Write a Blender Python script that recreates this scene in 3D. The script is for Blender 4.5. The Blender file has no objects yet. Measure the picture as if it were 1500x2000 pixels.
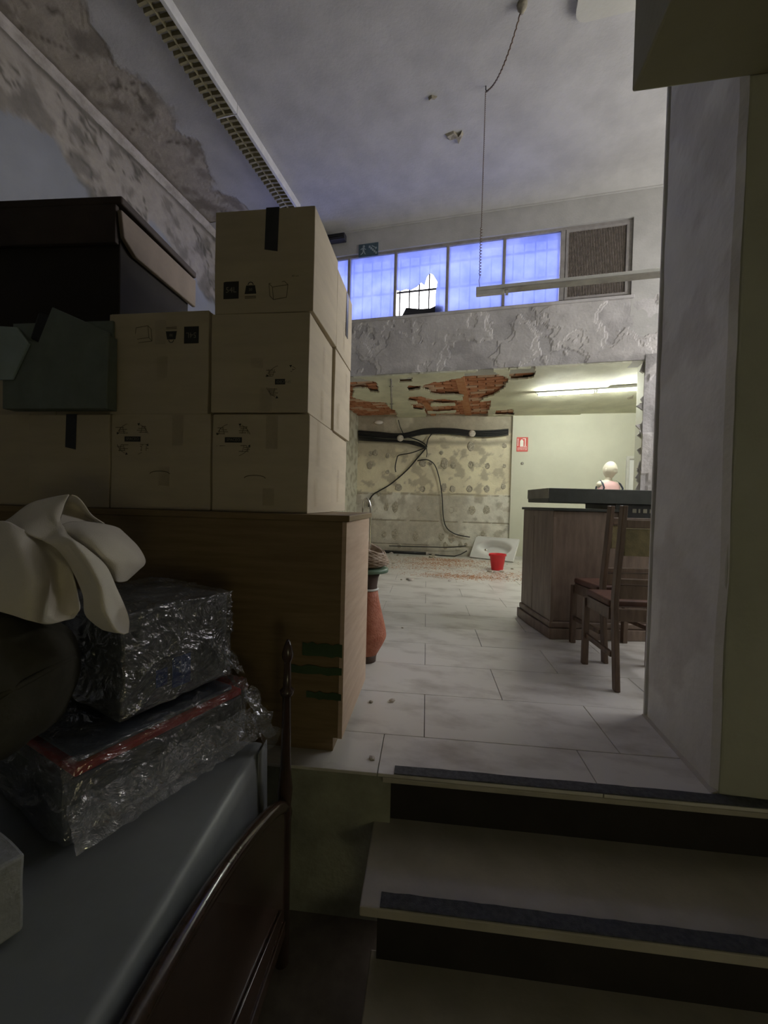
import bpy, bmesh, math, random
from mathutils import Vector, Matrix, noise
random.seed(7)
S = bpy.context.scene
COL = S.collection
rad = math.radians

# ------------------------------------------------------------------ camera
F_PX, HOR, ROLL, YAW = 800.0, 983.0, 0.025, rad(14.4)
EYE = 1.0
PITCH = math.atan((1000 - HOR) / F_PX)
f0 = Vector((-math.sin(YAW), math.cos(YAW), 0)); r0 = Vector((math.cos(YAW), math.sin(YAW), 0)); up0 = Vector((0, 0, 1))
fw = math.cos(PITCH) * f0 - math.sin(PITCH) * up0
u_ = math.sin(PITCH) * f0 + math.cos(PITCH) * up0
rt = math.cos(ROLL) * r0 + math.sin(ROLL) * u_
uu = math.cos(ROLL) * u_ - math.sin(ROLL) * r0
CAM = Vector((0, 0, EYE))
cam = bpy.data.cameras.new('camera'); cam.sensor_width = 36; cam.lens = F_PX / 2000 * 36
cam.clip_start = 0.02
co = bpy.data.objects.new('camera', cam); COL.objects.link(co)
co.matrix_world = Matrix(((rt.x, uu.x, -fw.x, 0), (rt.y, uu.y, -fw.y, 0), (rt.z, uu.z, -fw.z, EYE), (0, 0, 0, 1)))
S.camera = co

# ------------------------------------------------------------------ light and exposure
SKY_STRENGTH, TUBE_STRENGTH = 7.8, 235.0
S.view_settings.view_transform = 'Standard'; S.view_settings.look = 'None'
S.view_settings.gamma = 1; S.view_settings.use_curve_mapping = False
S.view_settings.exposure = 0.0
try:
    S.cycles.use_denoising = True
    S.cycles.max_bounces = 10; S.cycles.diffuse_bounces = 6; S.cycles.transparent_max_bounces = 24
    S.cycles.sample_clamp_indirect = 6
except Exception: pass
W = bpy.data.worlds.new('sky'); S.world = W; W.use_nodes = True
bg = W.node_tree.nodes['Background']
bg.inputs[0].default_value = (0.98, 0.95, 0.98, 1); bg.inputs[1].default_value = SKY_STRENGTH

FILL = bpy.data.lights.new('rear_fill', 'POINT'); FILL.energy = 12; FILL.color = (1, .91, .54); FILL.shadow_soft_size = .25
LO = bpy.data.objects.new('rear_fill', FILL); COL.objects.link(LO); LO.location = (1.5, -1.8, .45)   # added warm fill behind the camera, no real bulb; lifts box fronts and steps

# ------------------------------------------------------------------ measuring helpers (real planes of the room)
def ray(px, py): return fw + ((px - 750) / F_PX) * rt + ((1000 - py) / F_PX) * uu
def at(px, py, d):                     # point at horizontal distance d along the view axis
    v = ray(px, py); return CAM + v * (d / v.dot(f0))
def on_z(px, py, z): v = ray(px, py); return CAM + v * ((z - EYE) / v.z)
def on_y(px, py, y): v = ray(px, py); return CAM + v * (y / v.y)
def on_x(px, py, x): v = ray(px, py); return CAM + v * (x / v.x)
def cw(lat, dep, z=0): p = f0 * dep + r0 * lat; return Vector((p.x, p.y, z))
RA = rad(8.5)
ru = Vector((math.cos(RA), math.sin(RA), 0)); rv = Vector((-math.sin(RA), math.cos(RA), 0))

# ------------------------------------------------------------------ materials
def mat(name, col, rough=.6, metal=0, var=.2, scale=6, bump=0, bscale=60, col2=None, attr=(), stretch=(1, 1, 1),
        spec=.4, coat=0, lo=.35, hi=.65, sheen=0, pos=False):
    m = bpy.data.materials.new(name); m.use_nodes = True
    N, L = m.node_tree.nodes, m.node_tree.links
    b = N['Principled BSDF']
    b.inputs['Roughness'].default_value = rough; b.inputs['Metallic'].default_value = metal
    b.inputs['Specular IOR Level'].default_value = spec; b.inputs['Coat Weight'].default_value = coat
    b.inputs['Sheen Weight'].default_value = sheen
    tc = N.new('ShaderNodeTexCoord'); mp = N.new('ShaderNodeMapping'); mp.inputs['Scale'].default_value = stretch
    if pos: L.new(N.new('ShaderNodeNewGeometry').outputs['Position'], mp.inputs[0])
    else: L.new(tc.outputs['Object'], mp.inputs[0])
    nz = N.new('ShaderNodeTexNoise'); nz.inputs['Scale'].default_value = scale; nz.inputs['Detail'].default_value = 7
    nz.inputs['Roughness'].default_value = .6
    L.new(mp.outputs[0], nz.inputs['Vector'])
    rp = N.new('ShaderNodeValToRGB'); rp.color_ramp.elements[0].position = lo; rp.color_ramp.elements[1].position = hi
    c2 = col2 or tuple(min(1, c * (1 + var)) for c in col)
    c1 = col if col2 else tuple(c * (1 - var) for c in col)
    rp.color_ramp.elements[0].color = (*c1, 1); rp.color_ramp.elements[1].color = (*c2, 1)
    L.new(nz.outputs['Fac'], rp.inputs[0])
    out = rp.outputs[0]
    for an, ac in attr:
        a = N.new('ShaderNodeAttribute'); a.attribute_name = an
        nv = N.new('ShaderNodeTexNoise'); nv.inputs['Scale'].default_value = 6; nv.inputs['Detail'].default_value = 10; nv.inputs['Roughness'].default_value = .7
        L.new(tc.outputs['Object'], nv.inputs['Vector'])
        r2 = N.new('ShaderNodeValToRGB'); r2.color_ramp.elements[0].position = .3; r2.color_ramp.elements[1].position = .7
        r2.color_ramp.elements[0].color = (*[c * .76 for c in ac], 1); r2.color_ramp.elements[1].color = (*[min(1, c * 1.16) for c in ac], 1)
        L.new(nv.outputs['Fac'], r2.inputs[0])
        mx = N.new('ShaderNodeMix'); mx.data_type = 'RGBA'
        L.new(a.outputs['Fac'], mx.inputs[0]); L.new(out, mx.inputs[6]); L.new(r2.outputs[0], mx.inputs[7])
        out = mx.outputs[2]
    L.new(out, b.inputs['Base Color'])
    if bump:
        n2 = N.new('ShaderNodeTexNoise'); n2.inputs['Scale'].default_value = bscale; n2.inputs['Detail'].default_value = 5
        L.new(mp.outputs[0], n2.inputs['Vector'])
        bp = N.new('ShaderNodeBump'); bp.inputs['Strength'].default_value = bump; bp.inputs['Distance'].default_value = .01
        L.new(n2.outputs['Fac'], bp.inputs['Height']); L.new(bp.outputs[0], b.inputs['Normal'])
    return m
def emis(name, col, s):
    m = bpy.data.materials.new(name); m.use_nodes = True
    b = m.node_tree.nodes['Principled BSDF']; b.inputs['Base Color'].default_value = (.8, .8, .8, 1)
    b.inputs['Emission Color'].default_value = (*col, 1); b.inputs['Emission Strength'].default_value = s
    return m
def film(name, tint=(.95, .97, 1), gloss=.12, rough=.1, bs=22, bump=1.0, milky=0.0, mscale=9):
    m = bpy.data.materials.new(name); m.use_nodes = True
    N, L = m.node_tree.nodes, m.node_tree.links
    for n in list(N): N.remove(n)
    o = N.new('ShaderNodeOutputMaterial'); tr = N.new('ShaderNodeBsdfTransparent'); tr.inputs[0].default_value = (*tint, 1)
    gl = N.new('ShaderNodeBsdfGlossy'); gl.inputs['Roughness'].default_value = rough; gl.inputs[0].default_value = (1, 1, 1, 1)
    tc = N.new('ShaderNodeTexCoord'); nz = N.new('ShaderNodeTexNoise'); nz.inputs['Scale'].default_value = bs
    nz.inputs['Detail'].default_value = 4; nz.inputs['Distortion'].default_value = 2.6
    L.new(tc.outputs['Object'], nz.inputs['Vector'])
    bp = N.new('ShaderNodeBump'); bp.inputs['Strength'].default_value = bump; bp.inputs['Distance'].default_value = .06
    L.new(nz.outputs['Fac'], bp.inputs['Height']); L.new(bp.outputs[0], gl.inputs['Normal'])
    lw = N.new('ShaderNodeLayerWeight'); lw.inputs[0].default_value = .35
    L.new(bp.outputs[0], lw.inputs['Normal'])
    mr = N.new('ShaderNodeMapRange'); mr.inputs[3].default_value = gloss; mr.inputs[4].default_value = min(1, gloss * 4)
    L.new(lw.outputs['Fresnel'], mr.inputs[0])
    mx = N.new('ShaderNodeMixShader'); L.new(mr.outputs[0], mx.inputs[0]); L.new(tr.outputs[0], mx.inputs[1]); L.new(gl.outputs[0], mx.inputs[2])
    last = mx
    if milky:
        df = N.new('ShaderNodeBsdfDiffuse'); df.inputs[0].default_value = (.75, .8, .85, 1)
        n2 = N.new('ShaderNodeTexNoise'); n2.inputs['Scale'].default_value = mscale; n2.inputs['Detail'].default_value = 8
        L.new(tc.outputs['Object'], n2.inputs['Vector'])
        m3 = N.new('ShaderNodeMapRange'); m3.inputs[1].default_value = .4; m3.inputs[2].default_value = .75; m3.inputs[3].default_value = milky * .25; m3.inputs[4].default_value = milky
        L.new(n2.outputs['Fac'], m3.inputs[0])
        m2 = N.new('ShaderNodeMixShader'); L.new(m3.outputs[0], m2.inputs[0]); L.new(mx.outputs[0], m2.inputs[1]); L.new(df.outputs[0], m2.inputs[2]); last = m2
    L.new(last.outputs[0], o.inputs[0])
    return m
def frosted(name):
    m = bpy.data.materials.new(name); m.use_nodes = True
    N, L = m.node_tree.nodes, m.node_tree.links
    for n in list(N): N.remove(n)
    o = N.new('ShaderNodeOutputMaterial')
    tl = N.new('ShaderNodeBsdfTranslucent')
    tc = N.new('ShaderNodeTexCoord'); nz = N.new('ShaderNodeTexNoise'); nz.inputs['Scale'].default_value = 3.2; nz.inputs['Detail'].default_value = 6
    L.new(tc.outputs['Object'], nz.inputs['Vector'])
    rp = N.new('ShaderNodeValToRGB'); rp.color_ramp.elements[0].position = .3; rp.color_ramp.elements[1].position = .7
    rp.color_ramp.elements[0].color = (.24, .285, .54, 1); rp.color_ramp.elements[1].color = (.38, .425, .69, 1)
    L.new(nz.outputs['Fac'], rp.inputs[0]); L.new(rp.outputs[0], tl.inputs[0])
    tr = N.new('ShaderNodeBsdfTransparent'); tr.inputs[0].default_value = (.38, .42, .64, 1)
    mx = N.new('ShaderNodeMixShader'); mx.inputs[0].default_value = .26
    L.new(tl.outputs[0], mx.inputs[1]); L.new(tr.outputs[0], mx.inputs[2]); L.new(mx.outputs[0], o.inputs[0])
    return m

M = {}
M['soffit'] = mat('shaded_soffit_paint', (.25, .24, .155), .85, var=.10, scale=2, bump=.2, bscale=40)  # olive wall paint darkened; shade put into the colour against the rear fill
M['plaster'] = mat('old_plaster', (.45, .44, .41), .85, var=.10, scale=2.5, bump=.25, bscale=45, attr=[('peel', (.42, .375, .30)), ('stain', (.15, .13, .10))])
M['wall_paint'] = mat('wall_paint', (.27, .28, .285), .8, var=.10, scale=1.6, bump=.2, bscale=35, attr=[('peel', (.37, .335, .275)), ('stain', (.12, .11, .085))])
M['grey_render'] = mat('grey_render', (.50, .48, .46), .9, var=.14, scale=3.2, bump=.5, bscale=38, attr=[('peel', (.62, .59, .55)), ('stain', (.30, .28, .27))])
M['yellow_paint'] = mat('yellow_paint', (.58, .575, .47), .7, var=.05, scale=1.5, bump=.08, bscale=25, attr=[('stain', (.42, .40, .30))])
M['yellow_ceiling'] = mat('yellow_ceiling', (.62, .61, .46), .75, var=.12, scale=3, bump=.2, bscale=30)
M['tan_wall'] = mat('stripped_wall', (.72, .65, .48), .9, col2=(.84, .78, .58), scale=2.2, bump=.5, bscale=45, attr=[('peel', (.70, .68, .61)), ('stain', (.33, .285, .21))])
M['jamb'] = mat('stripped_jamb', (.50, .48, .47), .9, var=.14, scale=3.2, bump=.5, bscale=38, attr=[('peel', (.58, .55, .52)), ('stain', (.11, .105, .095))])
M['dab'] = mat('mortar', (.42, .38, .30), .95, var=.35, scale=30, bump=.6, bscale=60)
M['beige_wall'] = mat('cream_wall', (.50, .49, .42), .85, var=.08, scale=2, bump=.15, bscale=40)
M['column'] = mat('column_paint', (.66, .66, .63), .8, var=.10, scale=2.2, bump=.25, bscale=30, attr=[('stain', (.50, .48, .45))])
M['olive_wall'] = mat('olive_wall', (.50, .51, .44), .85, var=.10, scale=2, bump=.2, bscale=40)
M['retaining'] = mat('green_grey_wall', (.30, .31, .24), .9, var=.25, scale=5, bump=.3)
M['tile'] = mat('marble_tile', (.46, .43, .38), .3, col2=(.72, .70, .65), scale=2.6, bump=.04, bscale=8, spec=.5, stretch=(1, 2.0, 1), lo=.30, hi=.52, pos=True)
M['grout'] = mat('grout', (.16, .14, .12), .9)
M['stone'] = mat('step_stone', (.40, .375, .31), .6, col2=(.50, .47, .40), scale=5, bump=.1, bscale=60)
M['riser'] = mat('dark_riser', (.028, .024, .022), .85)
M['strip'] = mat('antislip_strip', (.085, .09, .10), .8, var=.3, scale=60, bump=.5, bscale=300)
M['lowfloor'] = mat('lower_floor', (.14, .12, .10), .6, var=.25, scale=8)
M['brick'] = mat('terracotta', (.36, .135, .06), .9, col2=(.55, .25, .14), scale=9, bump=.5, bscale=60, pos=True)
M['brick2'] = mat('pale_terracotta', (.50, .30, .20), .9, col2=(.62, .44, .32), scale=9, bump=.5, bscale=60)
M['joist'] = mat('joist_clay', (.42, .17, .07), .9, col2=(.50, .25, .13), scale=14, bump=.5, bscale=60)
M['card'] = mat('cardboard', (.50, .43, .31), .8, var=.07, scale=3, bump=.08, bscale=120, stretch=(1, 1, 6))
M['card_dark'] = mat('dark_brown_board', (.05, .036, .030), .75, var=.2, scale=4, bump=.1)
M['card_shaded'] = mat('shaded_brown_board', (.020, .015, .013), .8, var=.2, scale=4)  # crate body: the shade under the lid is put into this colour
M['card_lid_lit'] = mat('lit_lid_board', (.19, .15, .115), .75, var=.15, scale=4, bump=.1)  # lid's right side: the light falling there is put into the lighter brown
M['ink'] = mat('black_ink', (.03, .03, .028), .7)
M['ink_line'] = mat('brown_ink', (.13, .105, .07), .7)
M['ink_light'] = mat('unprinted_text', (.24, .22, .17), .7)
M['tape_clear'] = film('clear_tape', tint=(.985, .98, .965), gloss=.05, rough=.10, bs=45, bump=1.0)
M['tape_black'] = mat('black_tape', (.035, .037, .042), .35)
M['tape_green'] = mat('green_tape', (.05, .09, .04), .5)
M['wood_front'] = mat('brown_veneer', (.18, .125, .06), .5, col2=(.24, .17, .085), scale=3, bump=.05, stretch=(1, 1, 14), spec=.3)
M['wood_side'] = mat('lit_pale_veneer', (.50, .36, .25), .5, col2=(.60, .46, .34), scale=3, bump=.05, stretch=(1, 1, 10), spec=.3)  # pale wood end; the light on that side is put into its colour
M['wood_dark'] = mat('dark_wood', (.035, .022, .016), .22, col2=(.06, .035, .025), scale=6, stretch=(1, 8, 1), spec=.5, coat=.3)
M['bar_wood'] = mat('bar_wood', (.16, .115, .09), .45, col2=(.24, .18, .14), scale=4, stretch=(5, 5, 1), bump=.05)
M['bar_top'] = mat('bar_top', (.05, .055, .05), .4, var=.25, scale=6)
M['bar_edge'] = mat('bar_edge', (.22, .21, .16), .5)
M['chair_wood'] = mat('chair_wood', (.10, .065, .045), .4, col2=(.17, .115, .08), scale=6, stretch=(6, 6, 1))
M['chair_pad'] = mat('chair_upholstery', (.23, .19, .10), .8, var=.2, scale=20, bump=.3, bscale=160)
M['chair_seat'] = mat('seat_leather', (.13, .065, .045), .5, var=.25, scale=12)
M['alu'] = mat('window_frame_paint', (.30, .28, .26), .5, var=.15, scale=12)
M['frost'] = frosted('frosted_glass')
M['louvre'] = mat('louvre_mesh', (.23, .20, .17), .7, var=.2, scale=30)
M['iron'] = mat('iron_bars', (.03, .03, .035), .6)
M['white'] = mat('white_enamel', (.82, .82, .80), .25, var=.03, spec=.5)
M['white_matt'] = mat('white_lamp_paint', (.62, .61, .57), .5, var=.08, scale=10)
M['louver_gold'] = mat('lamp_louvre', (.30, .265, .15), .45, var=.2, scale=20, metal=.3)
M['red'] = mat('red_plastic', (.75, .02, .03), .4, var=.08, spec=.5)
M['signred'] = mat('sign_red', (.55, .05, .035), .5, var=.08)
M['signwhite'] = mat('sign_white', (.85, .80, .74), .5, var=.04)
M['teal'] = mat('sign_teal', (.06, .10, .12), .4)
M['tealw'] = mat('sign_pale', (.30, .36, .38), .4)
M['black'] = mat('black_rubber', (.018, .018, .018), .55)
M['chrome'] = mat('chrome', (.7, .7, .68), .16, metal=1, var=.05)
M['terra'] = mat('terracotta_vase', (.34, .105, .055), .6, col2=(.45, .17, .10), scale=22, bump=.5, bscale=90)
M['vase_base'] = mat('vase_dark_base', (.07, .045, .035), .6)
M['green_rim'] = mat('green_rim', (.12, .19, .13), .4)
M['wicker'] = mat('wicker', (.24, .17, .11), .75, col2=(.42, .34, .26), scale=40, bump=.4, bscale=120)
M['fabric'] = mat('cream_fabric', (.74, .69, .59), .95, var=.06, scale=5, bump=.25, bscale=420, sheen=.2)
M['bag'] = mat('dark_sack', (.065, .062, .045), .8, var=.3, scale=4, bump=.4, bscale=18)
M['sheet'] = mat('grey_plastic_sheet', (.26, .28, .295), .42, var=.12, scale=3, bump=.12, bscale=14, spec=.5)
M['film'] = film('stretch_film', gloss=.15, rough=.05, bs=9, bump=.5, milky=.09)
M['film_thin'] = film('loose_film', gloss=.13, rough=.05, bs=20, bump=1.0, milky=.05)
M['pack_grey'] = mat('grey_pack', (.10, .105, .115), .6, var=.4, scale=7)
M['pack_blue'] = mat('blue_print', (.03, .07, .22), .5, var=.3)
M['pack_slate'] = mat('slate_folder', (.10, .12, .16), .5, var=.4, scale=6)
M['pack_red'] = mat('red_folder', (.50, .03, .02), .4, var=.15)
M['foam'] = mat('grey_foam', (.40, .42, .44), .8, var=.12, scale=20, bump=.25, bscale=90)
M['crate'] = mat('grey_green_box', (.17, .20, .18), .7, var=.12, scale=8, bump=.05)
M['crate_in'] = mat('pale_box_lining', (.34, .42, .42), .7, var=.1)
M['mannequin'] = mat('mannequin_cream', (.80, .74, .62), .35, var=.03)
M['pink'] = mat('pink_cloth', (.80, .50, .50), .8, var=.08, scale=8)
M['navy'] = mat('dark_trim', (.03, .035, .06), .7)
M['pvc'] = mat('grey_pipe', (.33, .31, .27), .5)
M['tube'] = emis('tube_light', (.97, 1.0, .90), TUBE_STRENGTH)
M['rubble'] = mat('rubble', (.55, .50, .44), .9, var=.3, scale=30)
M['dust'] = mat('brick_dust', (.50, .24, .11), .95, var=.3, scale=40)
M['roof'] = mat('roof_slab', (.55, .55, .55), .9)
M['ext'] = mat('pale_facade', (.80, .80, .80), .9)

# ------------------------------------------------------------------ mesh helpers
class MB:
    def __init__(s): s.bm = bmesh.new(); s.mi = 0
    def face(s, vs):
        try: f = s.bm.faces.new(vs); f.material_index = s.mi; return f
        except ValueError: return None
    def v(s, p): return s.bm.verts.new(p)
    def box(s, c, d, rot=None, taper=None):
        c = Vector(c); vs = []
        for k in (-1, 1):
            t = 1 if taper is None or k < 0 else taper
            for (i, j) in ((-1, -1), (1, -1), (1, 1), (-1, 1)):
                p = Vector((i * d[0] / 2 * t, j * d[1] / 2 * t, k * d[2] / 2))
                if rot: p = rot @ p
                vs.append(s.v(c + p))
        for q in ((3, 2, 1, 0), (4, 5, 6, 7), (0, 1, 5, 4), (1, 2, 6, 5), (2, 3, 7, 6), (3, 0, 4, 7)): s.face([vs[i] for i in q])
        return vs
    def bx(s, x0, x1, y0, y1, z0, z1): return s.box(((x0 + x1) / 2, (y0 + y1) / 2, (z0 + z1) / 2), (x1 - x0, y1 - y0, z1 - z0))
    def prism(s, pts, ext):                # pts: 3-D polygon, ext: extrusion vector
        ext = Vector(ext); a = [s.v(Vector(p)) for p in pts]; b = [s.v(Vector(p) + ext) for p in pts]; n = len(a)
        s.face(a[::-1]); s.face(b)
        for i in range(n): s.face([a[i], a[(i + 1) % n], b[(i + 1) % n], b[i]])
    def tube(s, pts, r, seg=8, closed=False):
        pts = [Vector(p) for p in pts]; n = len(pts); rings = []
        prev = None
        for i, p in enumerate(pts):
            t = (pts[min(i + 1, n - 1)] - pts[max(i - 1, 0)])
            if t.length < 1e-9: t = Vector((0, 0, 1))
            t.normalize()
            if prev is None:
                a = t.orthogonal().normalized()
            else:
                a = prev - t * prev.dot(t); a = a.normalized() if a.length > 1e-6 else t.orthogonal().normalized()
            prev = a; b = t.cross(a)
            rr = r[i] if isinstance(r, (list, tuple)) else r
            rings.append([s.v(p + (a * math.cos(2 * math.pi * k / seg) + b * math.sin(2 * math.pi * k / seg)) * rr) for k in range(seg)])
        for i in range(n - 1):
            for k in range(seg): s.face([rings[i][k], rings[i][(k + 1) % seg], rings[i + 1][(k + 1) % seg], rings[i + 1][k]])
        s.face(rings[0][::-1]); s.face(rings[-1])
    def lathe(s, prof, seg=24, c=(0, 0, 0), cap=True, sy=1):
        c = Vector(c); rings = []
        for r, z in prof: rings.append([s.v(c + Vector((r * math.cos(2 * math.pi * k / seg), sy * r * math.sin(2 * math.pi * k / seg), z))) for k in range(seg)])
        for i in range(len(rings) - 1):
            for k in range(seg): s.face([rings[i][k], rings[i][(k + 1) % seg], rings[i + 1][(k + 1) % seg], rings[i + 1][k]])
        if cap: s.face(rings[0][::-1]); s.face(rings[-1])
    def grid(s, P):                        # P[i][j] points
        V = [[s.v(p) for p in row] for row in P]
        for i in range(len(V) - 1):
            for j in range(len(V[0]) - 1): s.face([V[i][j], V[i][j + 1], V[i + 1][j + 1], V[i + 1][j]])
        return V
    def build(s, name, m, parent=None, smooth=False, bevel=0, seg=2, kind=None, subsurf=0, solid=0, recalc=True):
        if recalc: bmesh.ops.recalc_face_normals(s.bm, faces=s.bm.faces[:])
        me = bpy.data.meshes.new(name); s.bm.to_mesh(me); s.bm.free()
        for x in (m if isinstance(m, (list, tuple)) else [m]): me.materials.append(x)
        if smooth:
            for p in me.polygons: p.use_smooth = True
        o = bpy.data.objects.new(name, me); COL.objects.link(o)
        if parent: o.parent = parent
        if solid: q = o.modifiers.new('s', 'SOLIDIFY'); q.thickness = solid; q.offset = 0
        if subsurf: q = o.modifiers.new('u', 'SUBSURF'); q.levels = subsurf; q.render_levels = subsurf
        if bevel:
            q = o.modifiers.new('b', 'BEVEL'); q.width = bevel; q.segments = seg; q.limit_method = 'ANGLE'
        if kind: o['kind'] = kind
        return o
def tag(o, label, cat, group=None):
    o['label'] = label; o['category'] = cat
    if group: o['group'] = group
    return o
def thing(name, label, cat, loc=(0, 0, 0), rz=0, group=None):
    o = bpy.data.objects.new(name, None); COL.objects.link(o); o.location = loc; o.rotation_euler = (0, 0, rz)
    o.empty_display_size = .1
    return tag(o, label, cat, group)
def struct(name, loc=(0, 0, 0), rz=0):
    o = bpy.data.objects.new(name, None); COL.objects.link(o); o.location = loc; o.rotation_euler = (0, 0, rz); o['kind'] = 'structure'; return o
def inst(src, name, parent, loc=None, rz=None, rot=None, scale=None):
    o = src.copy(); COL.objects.link(o); o.parent = parent; o.name = name
    if loc is not None: o.location = loc
    if rz is not None: o.rotation_euler = (0, 0, rz)
    if rot is not None: o.rotation_euler = rot
    if scale is not None: o.scale = scale
    return o
def dup(root, loc, rz, label, group=None):
    r = root.copy(); COL.objects.link(r); r.location = loc; r.rotation_euler = (0, 0, rz); r['label'] = label
    if group: r['group'] = group
    for ch in list(root.children):
        c = ch.copy(); COL.objects.link(c); c.parent = r
        for g in ch.children:
            d = g.copy(); COL.objects.link(d); d.parent = c
    return r
def fbm(p, o=5): return noise.fractal(p, 1.0, 2.0, o, noise_basis='PERLIN_ORIGINAL')
def sm(a, b, x): t = max(0, min(1, (x - a) / (b - a))); return t * t * (3 - 2 * t)
def relief(name, o, u, v, Wd, Hd, step, fn, m, parent=None, kind=None):
    """uneven plaster surface: fn(a, b) -> (height, peel, stain)"""
    o, u, v = Vector(o), Vector(u).normalized(), Vector(v).normalized(); n = u.cross(v)
    nx, ny = max(2, int(Wd / step)), max(2, int(Hd / step))
    vs, A, B, fs = [], [], [], []
    for j in range(ny + 1):
        for i in range(nx + 1):
            a, b = Wd * i / nx, Hd * j / ny
            h, p, s = fn(a, b); vs.append(o + u * a + v * b + n * h); A.append(p); B.append(s)
    for j in range(ny):
        for i in range(nx):
            k = j * (nx + 1) + i; fs.append((k, k + 1, k + nx + 2, k + nx + 1))
    me = bpy.data.meshes.new(name); me.from_pydata(vs, [], fs)
    for nm, arr in (('peel', A), ('stain', B)):
        at_ = me.attributes.new(nm, 'FLOAT', 'POINT'); at_.data.foreach_set('value', arr)
    me.materials.append(m)
    ob = bpy.data.objects.new(name, me); COL.objects.link(ob)
    if parent: ob.parent = parent
    if kind: ob['kind'] = kind
    return ob
_txt = {}
def text_polys(s, size):
    cu = bpy.data.curves.new('t', 'FONT'); cu.body = s; cu.size = size; cu.align_x = 'CENTER'; cu.align_y = 'CENTER'; cu.resolution_u = 2
    ob = bpy.data.objects.new('t', cu); COL.objects.link(ob)
    dg = bpy.context.evaluated_depsgraph_get(); dg.update()
    me = ob.evaluated_get(dg).to_mesh(); vs = [v.co.copy() for v in me.vertices]; fs = [tuple(p.vertices) for p in me.polygons]
    ob.evaluated_get(dg).to_mesh_clear(); bpy.data.objects.remove(ob); bpy.data.curves.remove(cu)
    return vs, fs
def text(mb, s, size, T):                 # T: 2-D point -> 3-D point
    if (s, size) not in _txt: _txt[(s, size)] = text_polys(s, size)
    vs, fs = _txt[(s, size)]
    V = [mb.v(T(p.x, p.y)) for p in vs]
    for f in fs: mb.face([V[i] for i in f])

# ================================================================== MEASURES
LOW = -0.57                                # lower floor
CEIL2 = 2.75                               # back room ceiling
YW = on_z(1250, 705, CEIL2).y * .5 + on_z(700, 733, CEIL2).y * .5      # window wall
ZTRIM = on_y(1300, 362, YW).z
CEIL = ZTRIM + .10
XL = on_z(200, 236, CEIL).x                # left wall
XR, YB = 3.6, -2.2
edge0 = on_z(763, 1513, 0)                 # step edge, left end of the stairs
colN = on_z(1395, 1550, 0)                 # near corner of the column
WF = cw((995 - 750) / F_PX * 7.9, 7.9)     # corner of stripped wall and yellow wall
wa = rad(4.4); wd = Vector((math.cos(wa), math.sin(wa), 0)); wn = Vector((math.sin(wa), -math.cos(wa), 0))
def on_far(px, py, off=0):
    v = ray(px, py); o = WF + wn * off; t = (o - CAM).dot(wn) / v.dot(wn); return CAM + v * t
cornerL = on_far(697, 950)
XBL = cornerL.x
print('YW', YW, 'CEIL', CEIL, 'XL', XL, 'edge', edge0, 'col', colN, 'WF', WF, 'cornerL', cornerL)

# ================================================================== SETTING
# ---- upper floor: slab, then each tile a part
floor = struct('floor')
mb = MB()
eL = edge0 - ru * 3.2; eR = edge0 + ru * 4.2
mb.prism([eL + rv * .065 + Vector((0, 0, -.012)), eR + rv * .065 + Vector((0, 0, -.012)), Vector((XR + .6, 8.9, -.012)), Vector((XL - .3, 8.9, -.012))], (0, 0, -.10))
mb.build('floor_slab', M['grout'], floor)
vA = (on_z(750, 1433, 0) - edge0).dot(rv)
mb = MB(); mb.box((0, 0, -.006), (.797, .397, .012)); tile0 = mb.build('tile', M['tile'], floor, bevel=.0015, seg=1)
mb = MB(); mb.box((0, 0, -.006), (.797, vA - .003, .012)); tileE = mb.build('tile', M['tile'], floor, bevel=.0015, seg=1)
uJ = (on_z(744, 1470, 0) - edge0).dot(ru); uK = (on_z(829, 1392, 0) - edge0).dot(ru)
first = {0: True, 1: True}
for r in range(-1, 19):
    src = tileE if r < 0 else tile0
    off = (uJ if r < 0 else uK + (0 if r % 2 == 0 else -.4 if r % 4 == 1 else .4))
    for k in range(-5, 7):
        uc = off + .4 + .8 * k; vc = vA / 2 if r < 0 else vA + .2 + .4 * r
        p = edge0 + ru * uc + rv * vc
        if p.x < XL - .3 or p.x > XR + .2 or (p - WF).dot(wn) < -.35: continue
        key = 0 if r < 0 else 1
        jz = random.uniform(-.0012, .0005)
        loc = (p.x, p.y, jz)
        if first[key]: src.location = loc; src.rotation_euler = (0, 0, RA); first[key] = False
        else: inst(src, 'tile', floor, loc, RA)

# ---- stairs
stairs = struct('stairs', edge0, RA)
rise, run = .19, None
t2 = (on_z(699, 1770, -rise) - edge0); run = -t2.dot(rv)
print('run', run, t2.dot(ru))
uS = -.03
mb = MB(); mb.bx(uS, 2.6, -.002, .06, -.032, -.0125); mb.build('tread_nosing', M['stone'], stairs, bevel=.004)
for k in (1, 2):
    mb = MB(); mb.bx(uS - .03 * (k == 1), 2.6, -run * k, -run * (k - 1) + .06, -rise * k - .03, -rise * k)
    mb.build('tread', M['stone'], stairs, bevel=.004)
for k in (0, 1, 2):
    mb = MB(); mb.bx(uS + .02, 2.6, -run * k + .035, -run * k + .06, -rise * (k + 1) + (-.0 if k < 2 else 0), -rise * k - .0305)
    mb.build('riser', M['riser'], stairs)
for k in (0, 1):
    mb = MB(); n = 60; a = []; b = []
    for i in range(n + 1):
        x = .0 + .012 * (1 - k) + 2.55 * i / n
        a.append((x, -run * k + .004, -rise * k + .0005)); b.append((x, -run * k + .052 + random.uniform(-.002, .002), -rise * k + .0005))
    mb.prism(a + b[::-1], (0, 0, .003)); mb.build('antislip_strip', M['strip'], stairs)

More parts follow.
